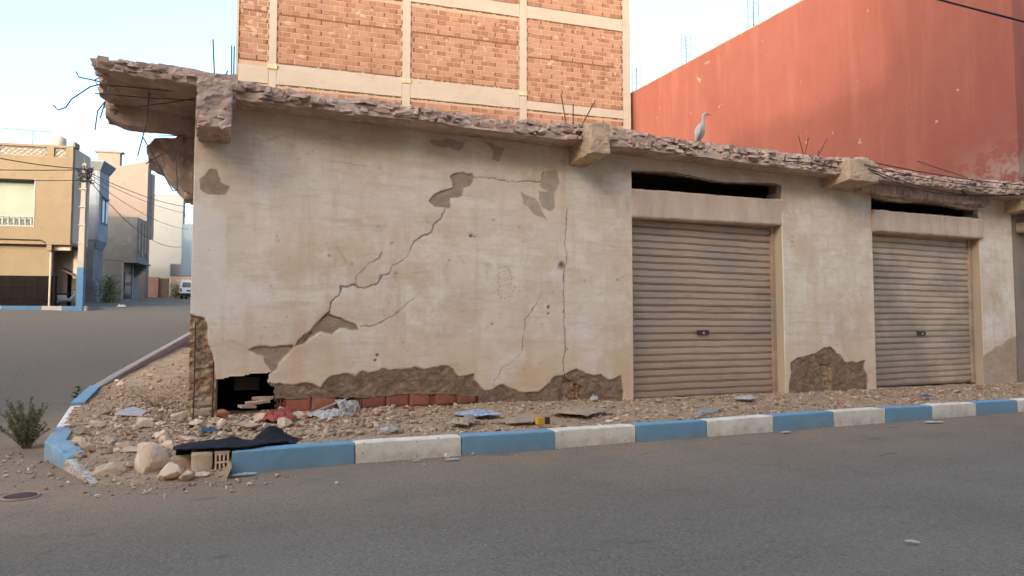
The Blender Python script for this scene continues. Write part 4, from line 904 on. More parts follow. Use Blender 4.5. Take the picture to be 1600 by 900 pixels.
MB().add([(-3, 0.2, 6.4), (-0.2, 0.2, 6.4), (-0.2, 1.7, 6.4), (-3, 1.7, 6.4), (-3, 0, 6.9), (0.0, 0, 6.9), (0.0, 1.75, 6.9), (-3, 1.75, 6.9)], [(0, 3, 2, 1), (4, 5, 6, 7), (0, 1, 5, 4), (1, 2, 6, 5), (2, 3, 7, 6), (3, 0, 4, 7)]).build('soffit', M['slate_dark'], sl)
for y in (0.5, 1.15):
    f = MB().box(-0.02, 0.05, y - 0.06, y + 0.42, 8.05, 9.75).build('window', M['slate_dark'], sl); MB().box(0.0, 0.06, y, y + 0.36, 8.15, 9.6).build('pane', M['glass'], f)
    MB().box(0, 0.12, y - 0.1, y + 0.46, 9.75, 9.85).build('hood', M['slate_dark'], f)
# bare cement house with balcony
gr = empty('bare_cement_house', (-4.35, 50.17, 0), TH); tag(gr, 'bare grey cement house with a ribbed overhanging balcony on a scalloped bracket', 'house')
MB().box(-6, 0, 0, 2.9, 6.2, 9.5).build('upper_wall', M['bare_cement'], gr); MB().box(-6, -0.97, 0.03, 4, 2.6, 6.2).build('ground_wall', M['bare_cement'], gr)
for i in range(4): MB().box(0.0, 0.10, 0.15 + i * 0.72, 0.55 + i * 0.72, 6.9 - 0.25 * (i % 2), 9.2).build('balcony_rib', M['grey_render'], gr)
MB().box(-0.97, 0.06, 0.0, 3.4, 6.05, 6.2).build('balcony_floor', M['bare_cement'], gr)
for k in range(4): MB().box(-0.97, -0.05 - 0.22 * k, 2.6, 3.2, 6.05 - 0.22 * (k + 1), 6.05 - 0.22 * k).build('bracket', M['bare_cement'], gr)
MB().box(-1.0, -0.88, 0.0, 0.12, 2.6, 6.1).build('pilaster', M['pole_concrete'], gr); MB().box(-0.98, -0.90, 0.5, 2.0, 2.8, 5.4).build('doorway', M['glass'], gr); MB().box(-0.98, -0.85, 2.1, 2.35, 2.6, 6.05).build('pilaster', M['grey_render'], gr)
# cream block behind
cr = empty('cream_block', (-4.32, 58.92, 0), TH); tag(cr, 'tall plain cream block rising behind the bare cement house', 'building')
MB().prism([(-6, 0.0), (0, 0.0), (0, 1.0), (-6, 1.0)], 3, 15.1).add([(-6, 0, 15.1), (-2.2, 0, 15.1), (0, 0, 15.1), (0, 1, 15.1), (-6, 1, 15.1), (-6, 0, 15.35), (-2.2, 0, 15.2), (0, 0, 15.75), (0, 1, 15.2), (-6, 1, 15.35)], [(0, 1, 6, 5), (1, 2, 7, 6), (2, 3, 8, 7), (3, 4, 9, 8), (4, 0, 5, 9), (5, 6, 7, 8, 9)]).build('wall', M['cream'], cr)
MB().box(-0.4, 0.12, 1.0, 1.7, 9.0, 14.8).build('side_bay', M['grey_render'], cr); MB().box(-4.2, -2.4, 0.4, 0.95, 15.3, 16.4).build('stair_head', M['cream'], cr); MB().box(-4.4, -2.2, 0.3, 1.0, 16.4, 16.55).build('stair_head_roof', M['cream'], cr)
# pale block at the end
pw = empty('pale_block', (-1.74, 70.9, 0), TH); tag(pw, 'large pale windowless block closing the end of the side street', 'building')
MB().box(-8, 0, 0, 0.8, 3, 14.9).build('wall', M['pale_wall'], pw); MB().box(-8, 0.02, -0.02, 0.2, 14.9, 15.0).build('coping', M['pale_wall'], pw); MB().box(-0.25, 0.02, -0.03, 0.3, 15.0, 15.5).build('parapet_post', M['pale_wall'], pw)
for i in range(5): MB().box(0.0, 0.12, 0.2, 0.5, 6.8 + i * 1.5, 7.1 + i * 1.5).build('toothing', M['bare_cement'], pw)
# low wall with gate
lw = empty('low_yard_wall', (-2.76, 64.79, 0), TH); tag(lw, 'low brownish yard wall with a rust-red metal gate', 'wall')
MB().box(-2.30, -0.84, 0, 0.25, 3.4, 5.95).box(-3.6, -3.04, 0, 0.25, 3.4, 5.95).box(-3.04, -2.30, 0.001, 0.25, 5.55, 5.95).build('wall', M['low_brick'], lw); MB().box(-0.84, 0.0, 0.15, 0.4, 3.4, 5.85).build('wall_panel', M['mortar'], lw)
MB().box(-3.04, -2.30, 0.08, 0.14, 3.4, 5.55).build('gate', M['gate_red'], lw)
# blue-grey house
bl = empty('blue_grey_house', (-0.35, 61.51, 0), TH); tag(bl, 'blue-grey house with a rubble stone base beside the white van', 'house')
MB().box(-1.26, 4, 0.0, 6, 5.9, 10.75).build('upper_wall', M['blue_wall'], bl); MB().box(-2.19, 4, 0.02, 6, 5.85, 7.0).build('lower_wall', M['bare_cement'], bl)
MB().box(-2.15, 4, 0.1, 6, 3, 5.86).build('stone_base_core', M['core'], bl)
bs = MB(); rs_ = random.Random(9)
for k in range(11):
    x = -2.15
    while x < 1.2:
        ww = rs_.uniform(0.16, 0.34); z = 3.3 + k * 0.235; bs.box(x + 0.01, x + ww, 0.03 + rs_.uniform(0, 0.05), 0.12, z + 0.01, z + 0.22); x += ww
tag(bs.build('base_stones', M['stone'], bl), kind='stuff')

# utility pole and its wires
up = empty('utility_pole', (-5.59, 33.21, 2.0), TH); tag(up, 'square concrete utility pole with its foot painted blue', 'utility pole')
MB().add([(-.15, -.15, 2.31), (.15, -.15, 2.31), (.15, .15, 2.31), (-.15, .15, 2.31), (-.09, -.09, 7.8), (.09, -.09, 7.8), (.09, .09, 7.8), (-.09, .09, 7.8)], [(0, 3, 2, 1), (4, 5, 6, 7), (0, 1, 5, 4), (1, 2, 6, 5), (2, 3, 7, 6), (3, 0, 4, 7)]).build('shaft', M['pole_concrete'], up)
MB().box(-0.16, 0.16, -0.16, 0.16, 0, 2.31).build('painted_foot', M['far_blue'], up)
for k in range(5): MB().box(-0.17, 0.17, -0.17, 0.17, 2.6 + k * 0.95, 2.66 + k * 0.95).build('strap', M['pole_concrete'], up)
MB().tube([(0.17, -0.1, 2.0), (0.2, -0.14, 3.4), (0.15, -0.14, 5.0), (0.16, -0.12, 7.4)], 0.035, 5).build('riser_cable', M['cable'], up)
kn = MB(); rk = random.Random(4)
for k in range(16): kn.tube([(rk.uniform(-.35, .45), rk.uniform(-.3, .2), rk.uniform(6.7, 7.7)) for _ in range(4)], 0.022, 4)
kn.build('wire_tangle', M['cable'], up)
MB().tube([(0, 0, 7.8), (-0.02, 0, 8.1)], 0.03, 5).build('insulator', M['steel_bar'], up)
PT = (-5.55, 33.1, 9.5)
def wire(a, b, sg, label, r=0.022): return tag(MB().tube(catenary(a, b, sg, 18), r, 5).build('overhead_wire', M['cable']), label, 'wire', 'wires strung from the utility pole')
def ext(p, k): return tuple(PT[i] + (p[i] - PT[i]) * k for i in range(3))
wire(PT, ext((-7.97, 27.34, 8.88), 2.2), 0.35, 'thick dark wire sagging across the ochre house parapet', 0.026)
wire((PT[0], PT[1], 9.45), ext((-7.96, 27.38, 8.1), 2.0), 0.05, 'dark wire crossing the ochre house front above its window')
wire((PT[0], PT[1], 8.9), (-9.5, 22.6, 6.6), 0.05, 'thin wire crossing the ochre house at its window head', 0.018)
wire((PT[0], PT[1], 9.4), (0.1, 62, 12.4), 0.5, 'dark wire from the pole across the cream block top')
wire((PT[0], PT[1], 9.3), (0.1, 62, 11.7), 0.5, 'thin wire from the pole below the cream block roofline', 0.016)
wire((PT[0], PT[1], 9.2), (-1.0, 61.4, 10.2), 0.6, 'thin wire from the pole across the middle of the cream block', 0.016)
wire((PT[0], PT[1], 9.2), (-1.5, 61.5, 8.6), 1.2, 'dark wire dropping from the pole to the blue-grey house')
tag(MB().tube(catenary((6.42, -2.09, 6.18), (13.14, -4.97, 4.34), 0.05, 14), 0.013, 6).build('overhead_wire', M['cable']), 'thick twisted dark cable hanging in front of the red wall', 'wire')

# white van
vn = empty('parked_van', (-0.72, 56.9, road_z(-3, 56.9)), R(-7)); tag(vn, 'white van parked with its back to the street', 'van')
def vprof(y): return 1
vb = MB(); sec = [(-0.80, 0.30), (-0.84, 0.55), (-0.83, 0.95), (-0.74, 1.50), (-0.66, 1.62), (0.66, 1.62), (0.74, 1.50), (0.83, 0.95), (0.84, 0.55), (0.80, 0.30)]
ysx = [(0.0, 0.97, 0.0), (0.06, 1.0, 0.02), (1.2, 1.0, 0.05), (2.6, 1.0, 0.05), (3.1, 0.99, 0.0), (3.6, 0.97, -0.42), (3.9, 0.92, -0.6)]
vs = []; fs = []
for y, k, dz in ysx:
    for x, z in sec: vs.append((x * k, y + (0.10 * max(0, z - 0.95) if y < 0.5 else 0), z + (dz if z > 1.2 else 0)))
n = len(sec)
for i in range(len(ysx) - 1):
    for k in range(n): fs.append((i * n + k, i * n + (k + 1) % n, (i + 1) * n + (k + 1) % n, (i + 1) * n + k))
fs += [tuple(range(n)), tuple((len(ysx) - 1) * n + k for k in range(n))[::-1]]
vb.add(vs, fs); vb.build('body', M['van_white'], vn)
MB().add([(-0.64, 0.015, 1.02), (0.64, 0.015, 1.02), (0.58, 0.052, 1.44), (-0.58, 0.052, 1.44), (-0.64, -0.012, 1.02), (0.64, -0.012, 1.02), (0.58, 0.03, 1.44), (-0.58, 0.03, 1.44)], [(0, 1, 2, 3), (4, 7, 6, 5), (0, 4, 5, 1), (1, 5, 6, 2), (2, 6, 7, 3), (3, 7, 4, 0)]).build('rear_window', M['glass'], vn)
MB().box(-0.82, 0.82, -0.08, 0.1, 0.30, 0.50).build('bumper', M['rubber'], vn); MB().box(-0.26, 0.26, -0.02, 0.02, 0.66, 0.78).build('number_plate_recess', M['rubber'], vn)
for s in (-1, 1):
    MB().box(s * 0.72 - 0.07, s * 0.72 + 0.07, -0.015, 0.04, 0.62, 0.92).build('tail_light', M['lamp_red'], vn)
    for y in (0.75, 3.1):
        m = MB(); m.lathe([(0.18, -0.09), (0.29, -0.09), (0.31, -0.05), (0.31, 0.05), (0.29, 0.09), (0.18, 0.09)], 0, 0, 16); o = m.build('wheel', M['rubber'], vn, True); o.location = (s * 0.74, y, 0.31); o.rotation_euler = (0, R(90), 0)
    MB().box(s * 0.78 - 0.02, s * 0.78 + 0.02, 0.5, 2.4, 1.05, 1.42).build('side_window', M['glass'], vn)

# scooters at the ochre house and by the grey wall
def scooter(loc, rz, label):
    s = empty('scooter', loc, rz); tag(s, label, 'scooter')
    for y in (-0.6, 0.6):
        m = MB(); m.lathe([(0.12, -0.045), (0.24, -0.05), (0.26, 0), (0.24, 0.05), (0.12, 0.045)], 0, 0, 14); o = m.build('wheel', M['rubber'], s, True); o.location = (0, y, 0.26); o.rotation_euler = (0, R(90), 0)
    MB().tube([(0, -0.6, 0.28), (0, -0.3, 0.5), (0, 0.1, 0.42), (0, 0.35, 0.75), (0, 0.5, 0.95)], [0.10, 0.16, 0.10, 0.08, 0.05], 8).build('body', M['slate_dark'], s, True)
    MB().box(-0.11, 0.11, -0.62, 0.02, 0.70, 0.80).build('seat', M['rubber'], s); MB().box(-0.09, 0.09, -0.55, -0.1, 0.45, 0.71).build('tail_fairing', M['white_paint'], s)
    MB().tube([(0, 0.6, 0.26), (0, 0.48, 0.98)], 0.035, 6).build('fork', M['steel_bar'], s); MB().tube([(-0.32, 0.40, 1.05), (0, 0.47, 1.0), (0.32, 0.40, 1.05)], 0.02, 6).build('handlebar', M['rubber'], s)
    MB().box(-0.16, 0.16, 0.50, 0.56, 0.55, 0.95).build('front_shield', M['white_paint'], s)
    return s
scooter((-5.75, 46.0, road_z(-5.5, 46.0)), R(20), 'scooter parked against the bare cement house')
scooter((-6.55, 35.9, 2.27), R(-60), 'scooter parked in the porch of the ochre house')

# plastic bag on the side street
def crumple(w, d, h, n, seed, sharp=1.0):
    """crumpled sheet with a lower side, lying on z = 0"""
    vs = []; fs = []
    for j in range(n + 1):
        for i in range(n + 1):
            u, v = i / n * 2 - 1, j / n * 2 - 1; r = max(abs(u), abs(v))
            p = Vector((u * 2.2 + seed, v * 2.2, seed * 0.7)); q = abs(mnoise.noise(p)) + 0.6 * abs(mnoise.noise(p * 2.3)) * sharp
            e = 1 + 0.25 * mnoise.noise(Vector((u * 1.5, v * 1.5, seed)))
            vs.append((u * w / 2 * e + 0.08 * w * mnoise.noise(p * 1.4), v * d / 2 * e + 0.08 * d * mnoise.noise(p * 1.4 + Vector((5, 0, 0))), 0.006 + h * (0.25 + q) * (1 - 0.75 * r ** 3)))
    m = n + 1; t = m * m
    vs += [(x, y, z - 0.004) for x, y, z in vs]
    for j in range(n):
        for i in range(n):
            a = j * m + i; fs.append((a, a + 1, a + m + 1, a + m)); fs.append((t + a, t + a + m, t + a + m + 1, t + a + 1))
    for k in range(n):
        for a, b in ((k, k + 1), (n * m + k + 1, n * m + k), ((k + 1) * m, k * m), (k * m + n, (k + 1) * m + n)): fs.append((b, a, t + a, t + b))
    me = bpy.data.meshes.new('sheet'); me.from_pydata(vs, [], fs); me.update(); return me
o = link('plastic_bag', crumple(0.5, 0.4, 0.22, 10, 3.3), M['white_paint'], None, True); o.location = (-4.03, 36.88, road_z(-4.2, 36.88) + 0.005); tag(o, 'crumpled white plastic bag lying on the side street', 'plastic bag')

# ------------------------------------------------------------------ the far side of the road, behind the viewer: it shades the house
M['bounce_wall'] = mottled('bounce_wall', srgb(206, 190, 168), srgb(216, 202, 182), 0.5, 0.9, 0, 6)
def block(name, x0, x1, y0, y1, h, mat, label):
    b = empty(name, (x0, y1, 0)); tag(b, label, 'building')
    MB().box(0, x1 - x0, y0 - y1, 0, 0, h).build('wall', mat, b)
    n = int((x1 - x0) / 4)
    for i in range(n):
        for f in range(1, int(h / 3.4)):
            x = (i + 0.5) * (x1 - x0) / n; m = MB().box(x - 0.7, x + 0.7, -0.02, 0.04, f * 3.4 + 0.9, f * 3.4 + 2.3).build('window', M['glass'], b)
    return b
block('apartment_block', -34, -9.16, -45, -17, 7.7 + 25.66 * K, M['bounce_wall'], 'beige apartment block across the main road facing the derelict house corner')
block('apartment_block', -100, -34.3, -45, -17, 20.5, M['bounce_wall'], 'cream apartment block farther along across the main road')
block('apartment_block', -3.95, 22, -45, -17, 18.7, M['bounce_wall'], 'taller beige apartment block across the main road facing the shutters')
block('apartment_block', -42, -16.2, 38, 50, 14.3, M['ochre_side'], 'plain beige block out of view beyond the ochre house, added to shade the bare cement house')  # unseen block, added and sized to shade the bare cement house
# ------------------------------------------------------------------ rubble
def hull(seed, n=13, sx=1, sy=1, sz=1):
    r = random.Random(seed); bm = bmesh.new()
    for i in range(n):
        v = Vector((r.gauss(0, 1), r.gauss(0, 1), r.gauss(0, 1))).normalized() * r.uniform(0.75, 1.0)
        bm.verts.new((v.x * sx, v.y * sy, v.z * sz))
    bmesh.ops.convex_hull(bm, input=bm.verts)
    for v in [v for v in bm.verts if not v.link_faces]: bm.verts.remove(v)
    bmesh.ops.triangulate(bm, faces=bm.faces); bmesh.ops.recalc_face_normals(bm, faces=bm.faces)
    return bm
def hull_arrays(seed, n, sx, sy, sz):
    bm = hull(seed, n, sx, sy, sz); bm.verts.index_update(); bm.verts.ensure_lookup_table()
    V = np.array([v.co[:] for v in bm.verts]); F = np.array([[v.index for v in f.verts] for f in bm.faces]); bm.free(); return V, F
PROTO = [hull_arrays(100 + i, 9, 1, r_[0], r_[1]) for i, r_ in enumerate([(0.9, 0.7), (0.7, 0.35), (0.8, 0.25), (1.0, 0.5), (0.6, 0.4), (0.8, 0.18), (0.9, 0.6), (0.5, 0.3)])]
rs = np.random.RandomState(21)
def scatter(n, xr, yr, smin, smax, keep=None, bias=3.0, flat=False):
    out = []
    X = rs.uniform(*xr, n); Y = rs.uniform(*yr, n)
    dens = fbm(X * 1.7 + 9, Y * 1.7, 3) + 0.5
    ok = (rs.rand(n) < np.clip(dens * 1.6, 0.15, 1)) & (sd_poly(X, Y, INNER) > -0.01)
    if keep is not None: ok &= keep(X, Y)
    for x, y in zip(X[ok], Y[ok]):
        s = smin + (smax - smin) * rs.rand() ** bias
        out.append((x, y, float(soil_z(np.array(x), np.array(y))), s))
    return out
P = scatter(5200, (-0.1, 6.0), (-2.35, -0.02), 0.008, 0.042) + scatter(6500, (6.0, 16.5), (-2.35, 0.05), 0.012, 0.05) + scatter(9000, (-1.5, 0.3), (-2.75, 5.0), 0.007, 0.036) + scatter(700, (-1.5, 0.2), (4.0, 13.0), 0.015, 0.06)
P += scatter(1500, (0.0, 2.4), (-1.8, -0.02), 0.02, 0.075, None, 2.6) + scatter(1000, (-1.0, 0.2), (-1.8, 1.8), 0.02, 0.075, None, 2.6) + scatter(900, (2.4, 15.5), (-2.2, -0.02), 0.03, 0.08, None, 2.6)
for i in range(450):                                         # spilled over the kerb gap on to the asphalt
    a = rs.rand(); x = -1.75 + 2.2 * a + 0.25 * rs.randn(); y = -0.4 - 2.25 * min(1, a * 1.5) - abs(0.22 * rs.randn())
    P.append((x, y, road_z(x, y) + 0.004, 0.005 + 0.03 * rs.rand() ** 3))
for i in range(260): x = rs.uniform(0.4, 11); P.append((x, -2.43 - abs(0.12 * rs.randn()), road_z(x, -2.5) + 0.002, 0.004 + 0.012 * rs.rand() ** 2))
for i in range(240): P.append((rs.uniform(-3, 9), rs.uniform(-7.5, -2.6), 0.002 + road_z(0, -3), 0.003 + 0.006 * rs.rand() ** 2))
VV = []; FF = []; TT = []; base = 0
TONES = [srgb(201, 171, 137), srgb(183, 153, 122), srgb(164, 135, 109), srgb(216, 189, 155), srgb(177, 118, 87), srgb(162, 104, 79), srgb(222, 211, 191), srgb(139, 121, 104)]
for x, y, z, s in P:
    V, F = PROTO[rs.randint(len(PROTO))]
    a, b, c = rs.rand() * 6.28, 0.35 * rs.randn(), 0.35 * rs.randn()
    Rm = np.array(Matrix.Rotation(a, 3, 'Z') @ Matrix.Rotation(b, 3, 'X') @ Matrix.Rotation(c, 3, 'Y'))
    W = (V * s * np.array([1, 1, 1])) @ Rm.T; W += [x, y, z + s * 0.12]
    VV.append(W); FF.append(F + base); base += len(W); t = TONES[min(7, int(abs(rs.randn()) * 1.9))] if rs.rand() < 0.9 else TONES[rs.randint(8)]
    TT.append(np.tile(np.array(t) * np.array([1, 1, 1, 1]), (len(W), 1)))
me = fast_mesh('rubble', np.concatenate(VV), np.concatenate(FF)); ca = me.color_attributes.new('tint', 'FLOAT_COLOR', 'POINT'); ca.data.foreach_set('color', np.concatenate(TT).astype(np.float32).ravel())
def tint_mat():
    t = NT('rubble_tint'); v = t.coords(); a = t.node('ShaderNodeVertexColor', layer_name='tint')
    c = t.mix(t.rng(t.noise(v, 60, 5, 0.7), 0.4, 0.7, 0, 0.4), a.outputs[0], srgb(150, 124, 102)); return t.done(c, 1.0, t.bump(t.noise(v, 90, 5, 0.7), 0.4, 0.004), 0, 0.1)
M['tint'] = tint_mat()
tag(link('rubble', me, M['tint']), 'loose plaster, gravel and brick crumbs strewn over the earth strip', 'rubble', kind='stuff')

def rock(name, loc, size, seed, mat, label, group=None, cat='stone', rz=0.0, n=14, tilt=(0, 0), sub=1):
    bm = hull(seed, n, size[0] / 2, size[1] / 2, size[2] / 2)
    if sub:
        bmesh.ops.bevel(bm, geom=bm.edges[:] + bm.verts[:], offset=min(size) * 0.035, segments=1, affect='EDGES')
        bmesh.ops.triangulate(bm, faces=bm.faces); bmesh.ops.subdivide_edges(bm, edges=bm.edges[:], cuts=sub, use_grid_fill=True)
        for v in bm.verts: v.co += mnoise.noise_vector(v.co * (3.5 / max(size)) + Vector((seed, 0, 0))) * max(size) * 0.035 + mnoise.noise_vector(v.co * (11 / max(size))) * max(size) * 0.014
    zmin = min(v.co.z for v in bm.verts)
    me = bpy.data.meshes.new(name); bm.to_mesh(me); bm.free()
    o = link(name, me, mat); o.location = (loc[0], loc[1], loc[2] - zmin * 0.86); o.rotation_euler = (tilt[0], tilt[1], rz)
    return tag(o, label, cat, group)
gz = lambda x, y: float(soil_z(np.array(float(x)), np.array(float(y))))
rock('boulder', (-0.26, -2.16, 0.0), (0.47, 0.40, 0.42), 4, M['stone'], 'largest pale boulder at the broken kerb gap, beside the black cloth', sub=3)
rock('stone_lump', (-0.03, -2.20, 0.03), (0.25, 0.22, 0.24), 12, M['stone'], 'rounded stone wedged between the big boulder and the square block', sub=2)
rock('stone_lump', (-0.11, -2.46, 0.0), (0.23, 0.18, 0.2), 15, M['stone'], 'pale stone lying on the asphalt in front of the big boulder', sub=2)
rock('stone_lump', (0.03, -2.52, 0.0), (0.2, 0.15, 0.12), 18, M['stone'], 'low flat stone on the asphalt before the square block', sub=2)
rock('stone_lump', (0.15, -2.46, 0.0), (0.18, 0.12, 0.07), 19, M['stone'], 'crumbling flat stone at the foot of the square block', sub=2)
o = link('stone_block', rough_box(0.055, 0.215, -2.36, -2.16, 0.0, 0.19, 0.03, 0.009, 9, None, 3), M['stone'], None, True); tag(o, 'square cut stone block filling the kerb gap', 'block')
o = hollow(0.235, 0.345, -2.36, -2.20, 0.02, 0.17, 3, 2, 0.014).build('hollow_brick', M['stone']); tag(o, 'hollow clay block with open holes at the end of the blue kerb', 'brick')
MB().box(0.23, 0.35, -2.36, -2.19, 0.168, 0.19).build('mortar_crust', M['stone'], o)
rock('stone_lump', (-0.55, -2.22, 0.02), (0.30, 0.24, 0.2), 23, M['stone'], 'broad stone left of the big boulder at the corner', sub=2)
rock('stone_lump', (-0.42, -1.72, 0.10), (0.26, 0.2, 0.12), 25, M['stone'], 'flat-topped stone just behind the big boulder', sub=2)
rock('stone_lump', (-0.12, -0.1, 0.18), (0.27, 0.22, 0.2), 28, M['stone'], 'jagged stone at the foot of the broken house corner', sub=2)
rock('brick_chunk', (0.34, -0.28, 0.2), (0.24, 0.17, 0.16), 31, M['brick_red'], 'broken reddish brick chunk before the dark hole in the wall', cat='brick', sub=2, n=10)
rock('plaster_slab', (0.60, -0.98, 0.18), (0.40, 0.26, 0.11), 33, M['stone'], 'wide pale plaster slab lying behind the black cloth', cat='rubble', sub=2, tilt=(0.25, 0.1), n=9)
rock('stone_lump', (0.74, -0.55, 0.18), (0.2, 0.18, 0.17), 35, M['stone'], 'round stone beside the red cloth', sub=2)
rock('stone_lump', (1.00, -0.12, 0.2), (0.12, 0.1, 0.14), 37, M['stone'], 'small grey stone against the first wall brick beside the hole', sub=2)
rock('brick_chunk', (0.72, -0.16, 0.2), (0.34, 0.2, 0.13), 39, M['brick_red'], 'orange brick slab under the planks at the hole', cat='brick', sub=2, n=9)
for i, (x, y, z, w, a) in enumerate([(0.74, -0.05, 0.34, 0.28, 0.1), (0.80, 0.02, 0.38, 0.24, -0.25), (0.62, -0.1, 0.30, 0.2, 0.5)]):
    o = link('plank', rough_box(-w / 2, w / 2, -0.04, 0.04, 0, 0.03, 0.04, 0.004, 9, None, i), M['concrete_stub']); o.location = (x, y, z); o.rotation_euler = (0.1, 0.08 * (i - 1), a); tag(o, 'splintered board lying in the hole of the wall', 'board', 'boards in the hole')
# further stones: nothing but their place tells them apart
rg = random.Random(12)
protos = {}
def many(n, xr, yr, smin, smax, mat, name, label, group, cat, sz=(0.5, 0.8)):
    k = 0
    while k < n:
        x = rg.uniform(*xr); y = rg.uniform(*yr)
        if sd_poly(np.array([x]), np.array([y]), INNER)[0] < 0.05 or (y > -0.06 and x > -0.1): continue
        s = rg.uniform(smin, smax); key = (name, k % 7)
        if key not in protos:
            bm = hull(300 + len(protos) * 3, 12, 0.5, 0.5 * rg.uniform(0.6, 0.95), 0.5 * rg.uniform(*sz))
            bmesh.ops.triangulate(bm, faces=bm.faces); bmesh.ops.subdivide_edges(bm, edges=bm.edges[:], cuts=1, use_grid_fill=True)
            for v in bm.verts: v.co += mnoise.noise_vector(v.co * 4 + Vector((len(protos), 0, 0))) * 0.05
            me = bpy.data.meshes.new(name); bm.to_mesh(me); bm.free(); me.materials.append(mat); protos[key] = me
        o = link(name, protos[key]); o.location = (x, y, gz(x, y) + s * 0.12); o.scale = (s, s, s); o.rotation_euler = (rg.uniform(-0.3, 0.3), rg.uniform(-0.3, 0.3), rg.uniform(0, 6.28)); tag(o, label, cat, group); k += 1
many(34, (-1.0, 2.2), (-1.7, 0.9), 0.07, 0.17, M['stone'], 'rubble_stone', 'small pale stone among the rubble below the broken house corner', 'stones below the broken corner', 'stone')
many(16, (-0.7, 1.6), (-1.5, 0.5), 0.15, 0.26, M['stone'], 'rubble_chunk', 'larger broken concrete chunk in the rubble before the wall hole', 'chunks before the wall hole', 'rubble', (0.45, 0.7))
many(14, (-1.0, -0.1), (-2.3, -0.9), 0.10, 0.22, M['stone'], 'heap_stone', 'rough stone in the heap between the corner kerb and the big boulder', 'stones heaped at the kerb corner', 'stone', (0.5, 0.8))
many(14, (-0.6, 2.6), (-1.8, 0.0), 0.06, 0.13, M['brick_red'], 'brick_shard', 'small red brick shard among the rubble near the hole in the wall', 'brick shards near the hole', 'brick')
many(26, (2.2, 6.5), (-2.15, -0.1), 0.06, 0.14, M['stone'], 'plaster_flake', 'flat plaster flake lying on the earth below the cracked wall', 'plaster flakes below the cracked wall', 'rubble', (0.2, 0.35))
many(34, (6.5, 15.5), (-2.15, -0.1), 0.07, 0.17, M['stone'], 'plaster_piece', 'flat plaster piece lying on the earth before the shutters', 'plaster pieces before the shutters', 'rubble', (0.2, 0.35))
many(10, (-1.4, -0.3), (1.5, 8), 0.08, 0.2, M['stone'], 'loose_stone', 'loose stone on the earth beside the side street kerb', 'stones beside the side street kerb', 'stone')

# ------------------------------------------------------------------ litter
M['black_cloth'] = mottled('black_cloth', srgb(26, 24, 26), srgb(38, 35, 36), 6, 0.95, 0.4, 60)
M['red_cloth'] = mottled('red_cloth', srgb(156, 74, 63), srgb(175, 91, 76), 8, 0.95, 0.4, 50)
M['paper_white'] = mottled('paper_white', srgb(173, 166, 157), srgb(186, 179, 170), 6, 0.8, 0.2, 30, c3=srgb(141, 128, 113), s3=10)
M['paper_blue'] = mottled('paper_blue', srgb(165, 172, 182), srgb(180, 184, 187), 6, 0.7, 0.2, 30, c3=srgb(117, 127, 144), s3=30, t3=(0.5, 0.56))
M['cardboard'] = mottled('cardboard', srgb(158, 132, 106), srgb(176, 150, 124), 3, 0.95, 0.2, 30)
M['yellow'] = mottled('yellow', srgb(206, 148, 40), srgb(218, 162, 54), 5, 0.5, 0, 10)
M['dark_print'] = mottled('dark_print', srgb(60, 44, 34), srgb(72, 54, 42), 5, 0.5, 0, 10)
M['blue_scrap'] = mottled('blue_scrap', srgb(60, 81, 105), srgb(72, 93, 115), 5, 0.6, 0, 10)
M['dry'] = mottled('dry', srgb(150, 122, 86), srgb(172, 144, 104), 5, 1.0, 0, 10)
def bottle_mat():
    t = NT('clear_plastic'); t.b.inputs['Transmission Weight'].default_value = 0.75; t.b.inputs['IOR'].default_value = 1.3
    return t.done(srgb(214, 214, 210), 0.18, None, 0, 0.5)
M['clear'] = bottle_mat()
CL = [(-0.11, -2.24), (-0.07, -1.96), (0.18, -1.90), (0.38, -1.72), (0.55, -1.88), (0.66, -1.60), (0.85, -1.55), (0.86, -1.80), (0.98, -1.84), (0.98, -2.05), (0.88, -2.20), (0.72, -2.27), (0.50, -2.38), (0.30, -2.40), (0.1, -2.36), (-0.08, -2.33)]
def drape(poly, zf, step, thick=0.008):
    xs = np.arange(min(p[0] for p in poly) - step, max(p[0] for p in poly) + step, step); ys = np.arange(min(p[1] for p in poly) - step, max(p[1] for p in poly) + step, step)
    X, Y = np.meshgrid(xs, ys); sd = sd_poly(X + 0.03 * fbm(X * 9, Y * 9, 3), Y + 0.03 * fbm(X * 9 + 5, Y * 9, 3), poly)
    Z = zf(X, Y, sd); V = np.stack([X, Y, Z], -1).reshape(-1, 3)
    idx = np.arange(X.size).reshape(X.shape); q = np.stack([idx[:-1, :-1], idx[:-1, 1:], idx[1:, 1:], idx[1:, :-1]], -1).reshape(-1, 4)
    k = (sd.ravel()[q] > 0).all(1); q = q[k]; N = len(V)
    V2 = V.copy(); V2[:, 2] -= thick
    E = np.concatenate([q[:, [0, 1]], q[:, [1, 2]], q[:, [2, 3]], q[:, [3, 0]]]); S = np.sort(E, 1); U, inv, cnt = np.unique(S, axis=0, return_inverse=True, return_counts=True)
    be = E[cnt[inv.ravel()] == 1]; side = np.stack([be[:, 1], be[:, 0], be[:, 0] + N, be[:, 1] + N], 1)
    Q = np.concatenate([q, q[:, ::-1] + N, side]); used = np.unique(Q); mp = np.zeros(2 * N, int); mp[used] = np.arange(len(used))
    return fast_mesh('drape', np.concatenate([V, V2])[used], mp[Q])
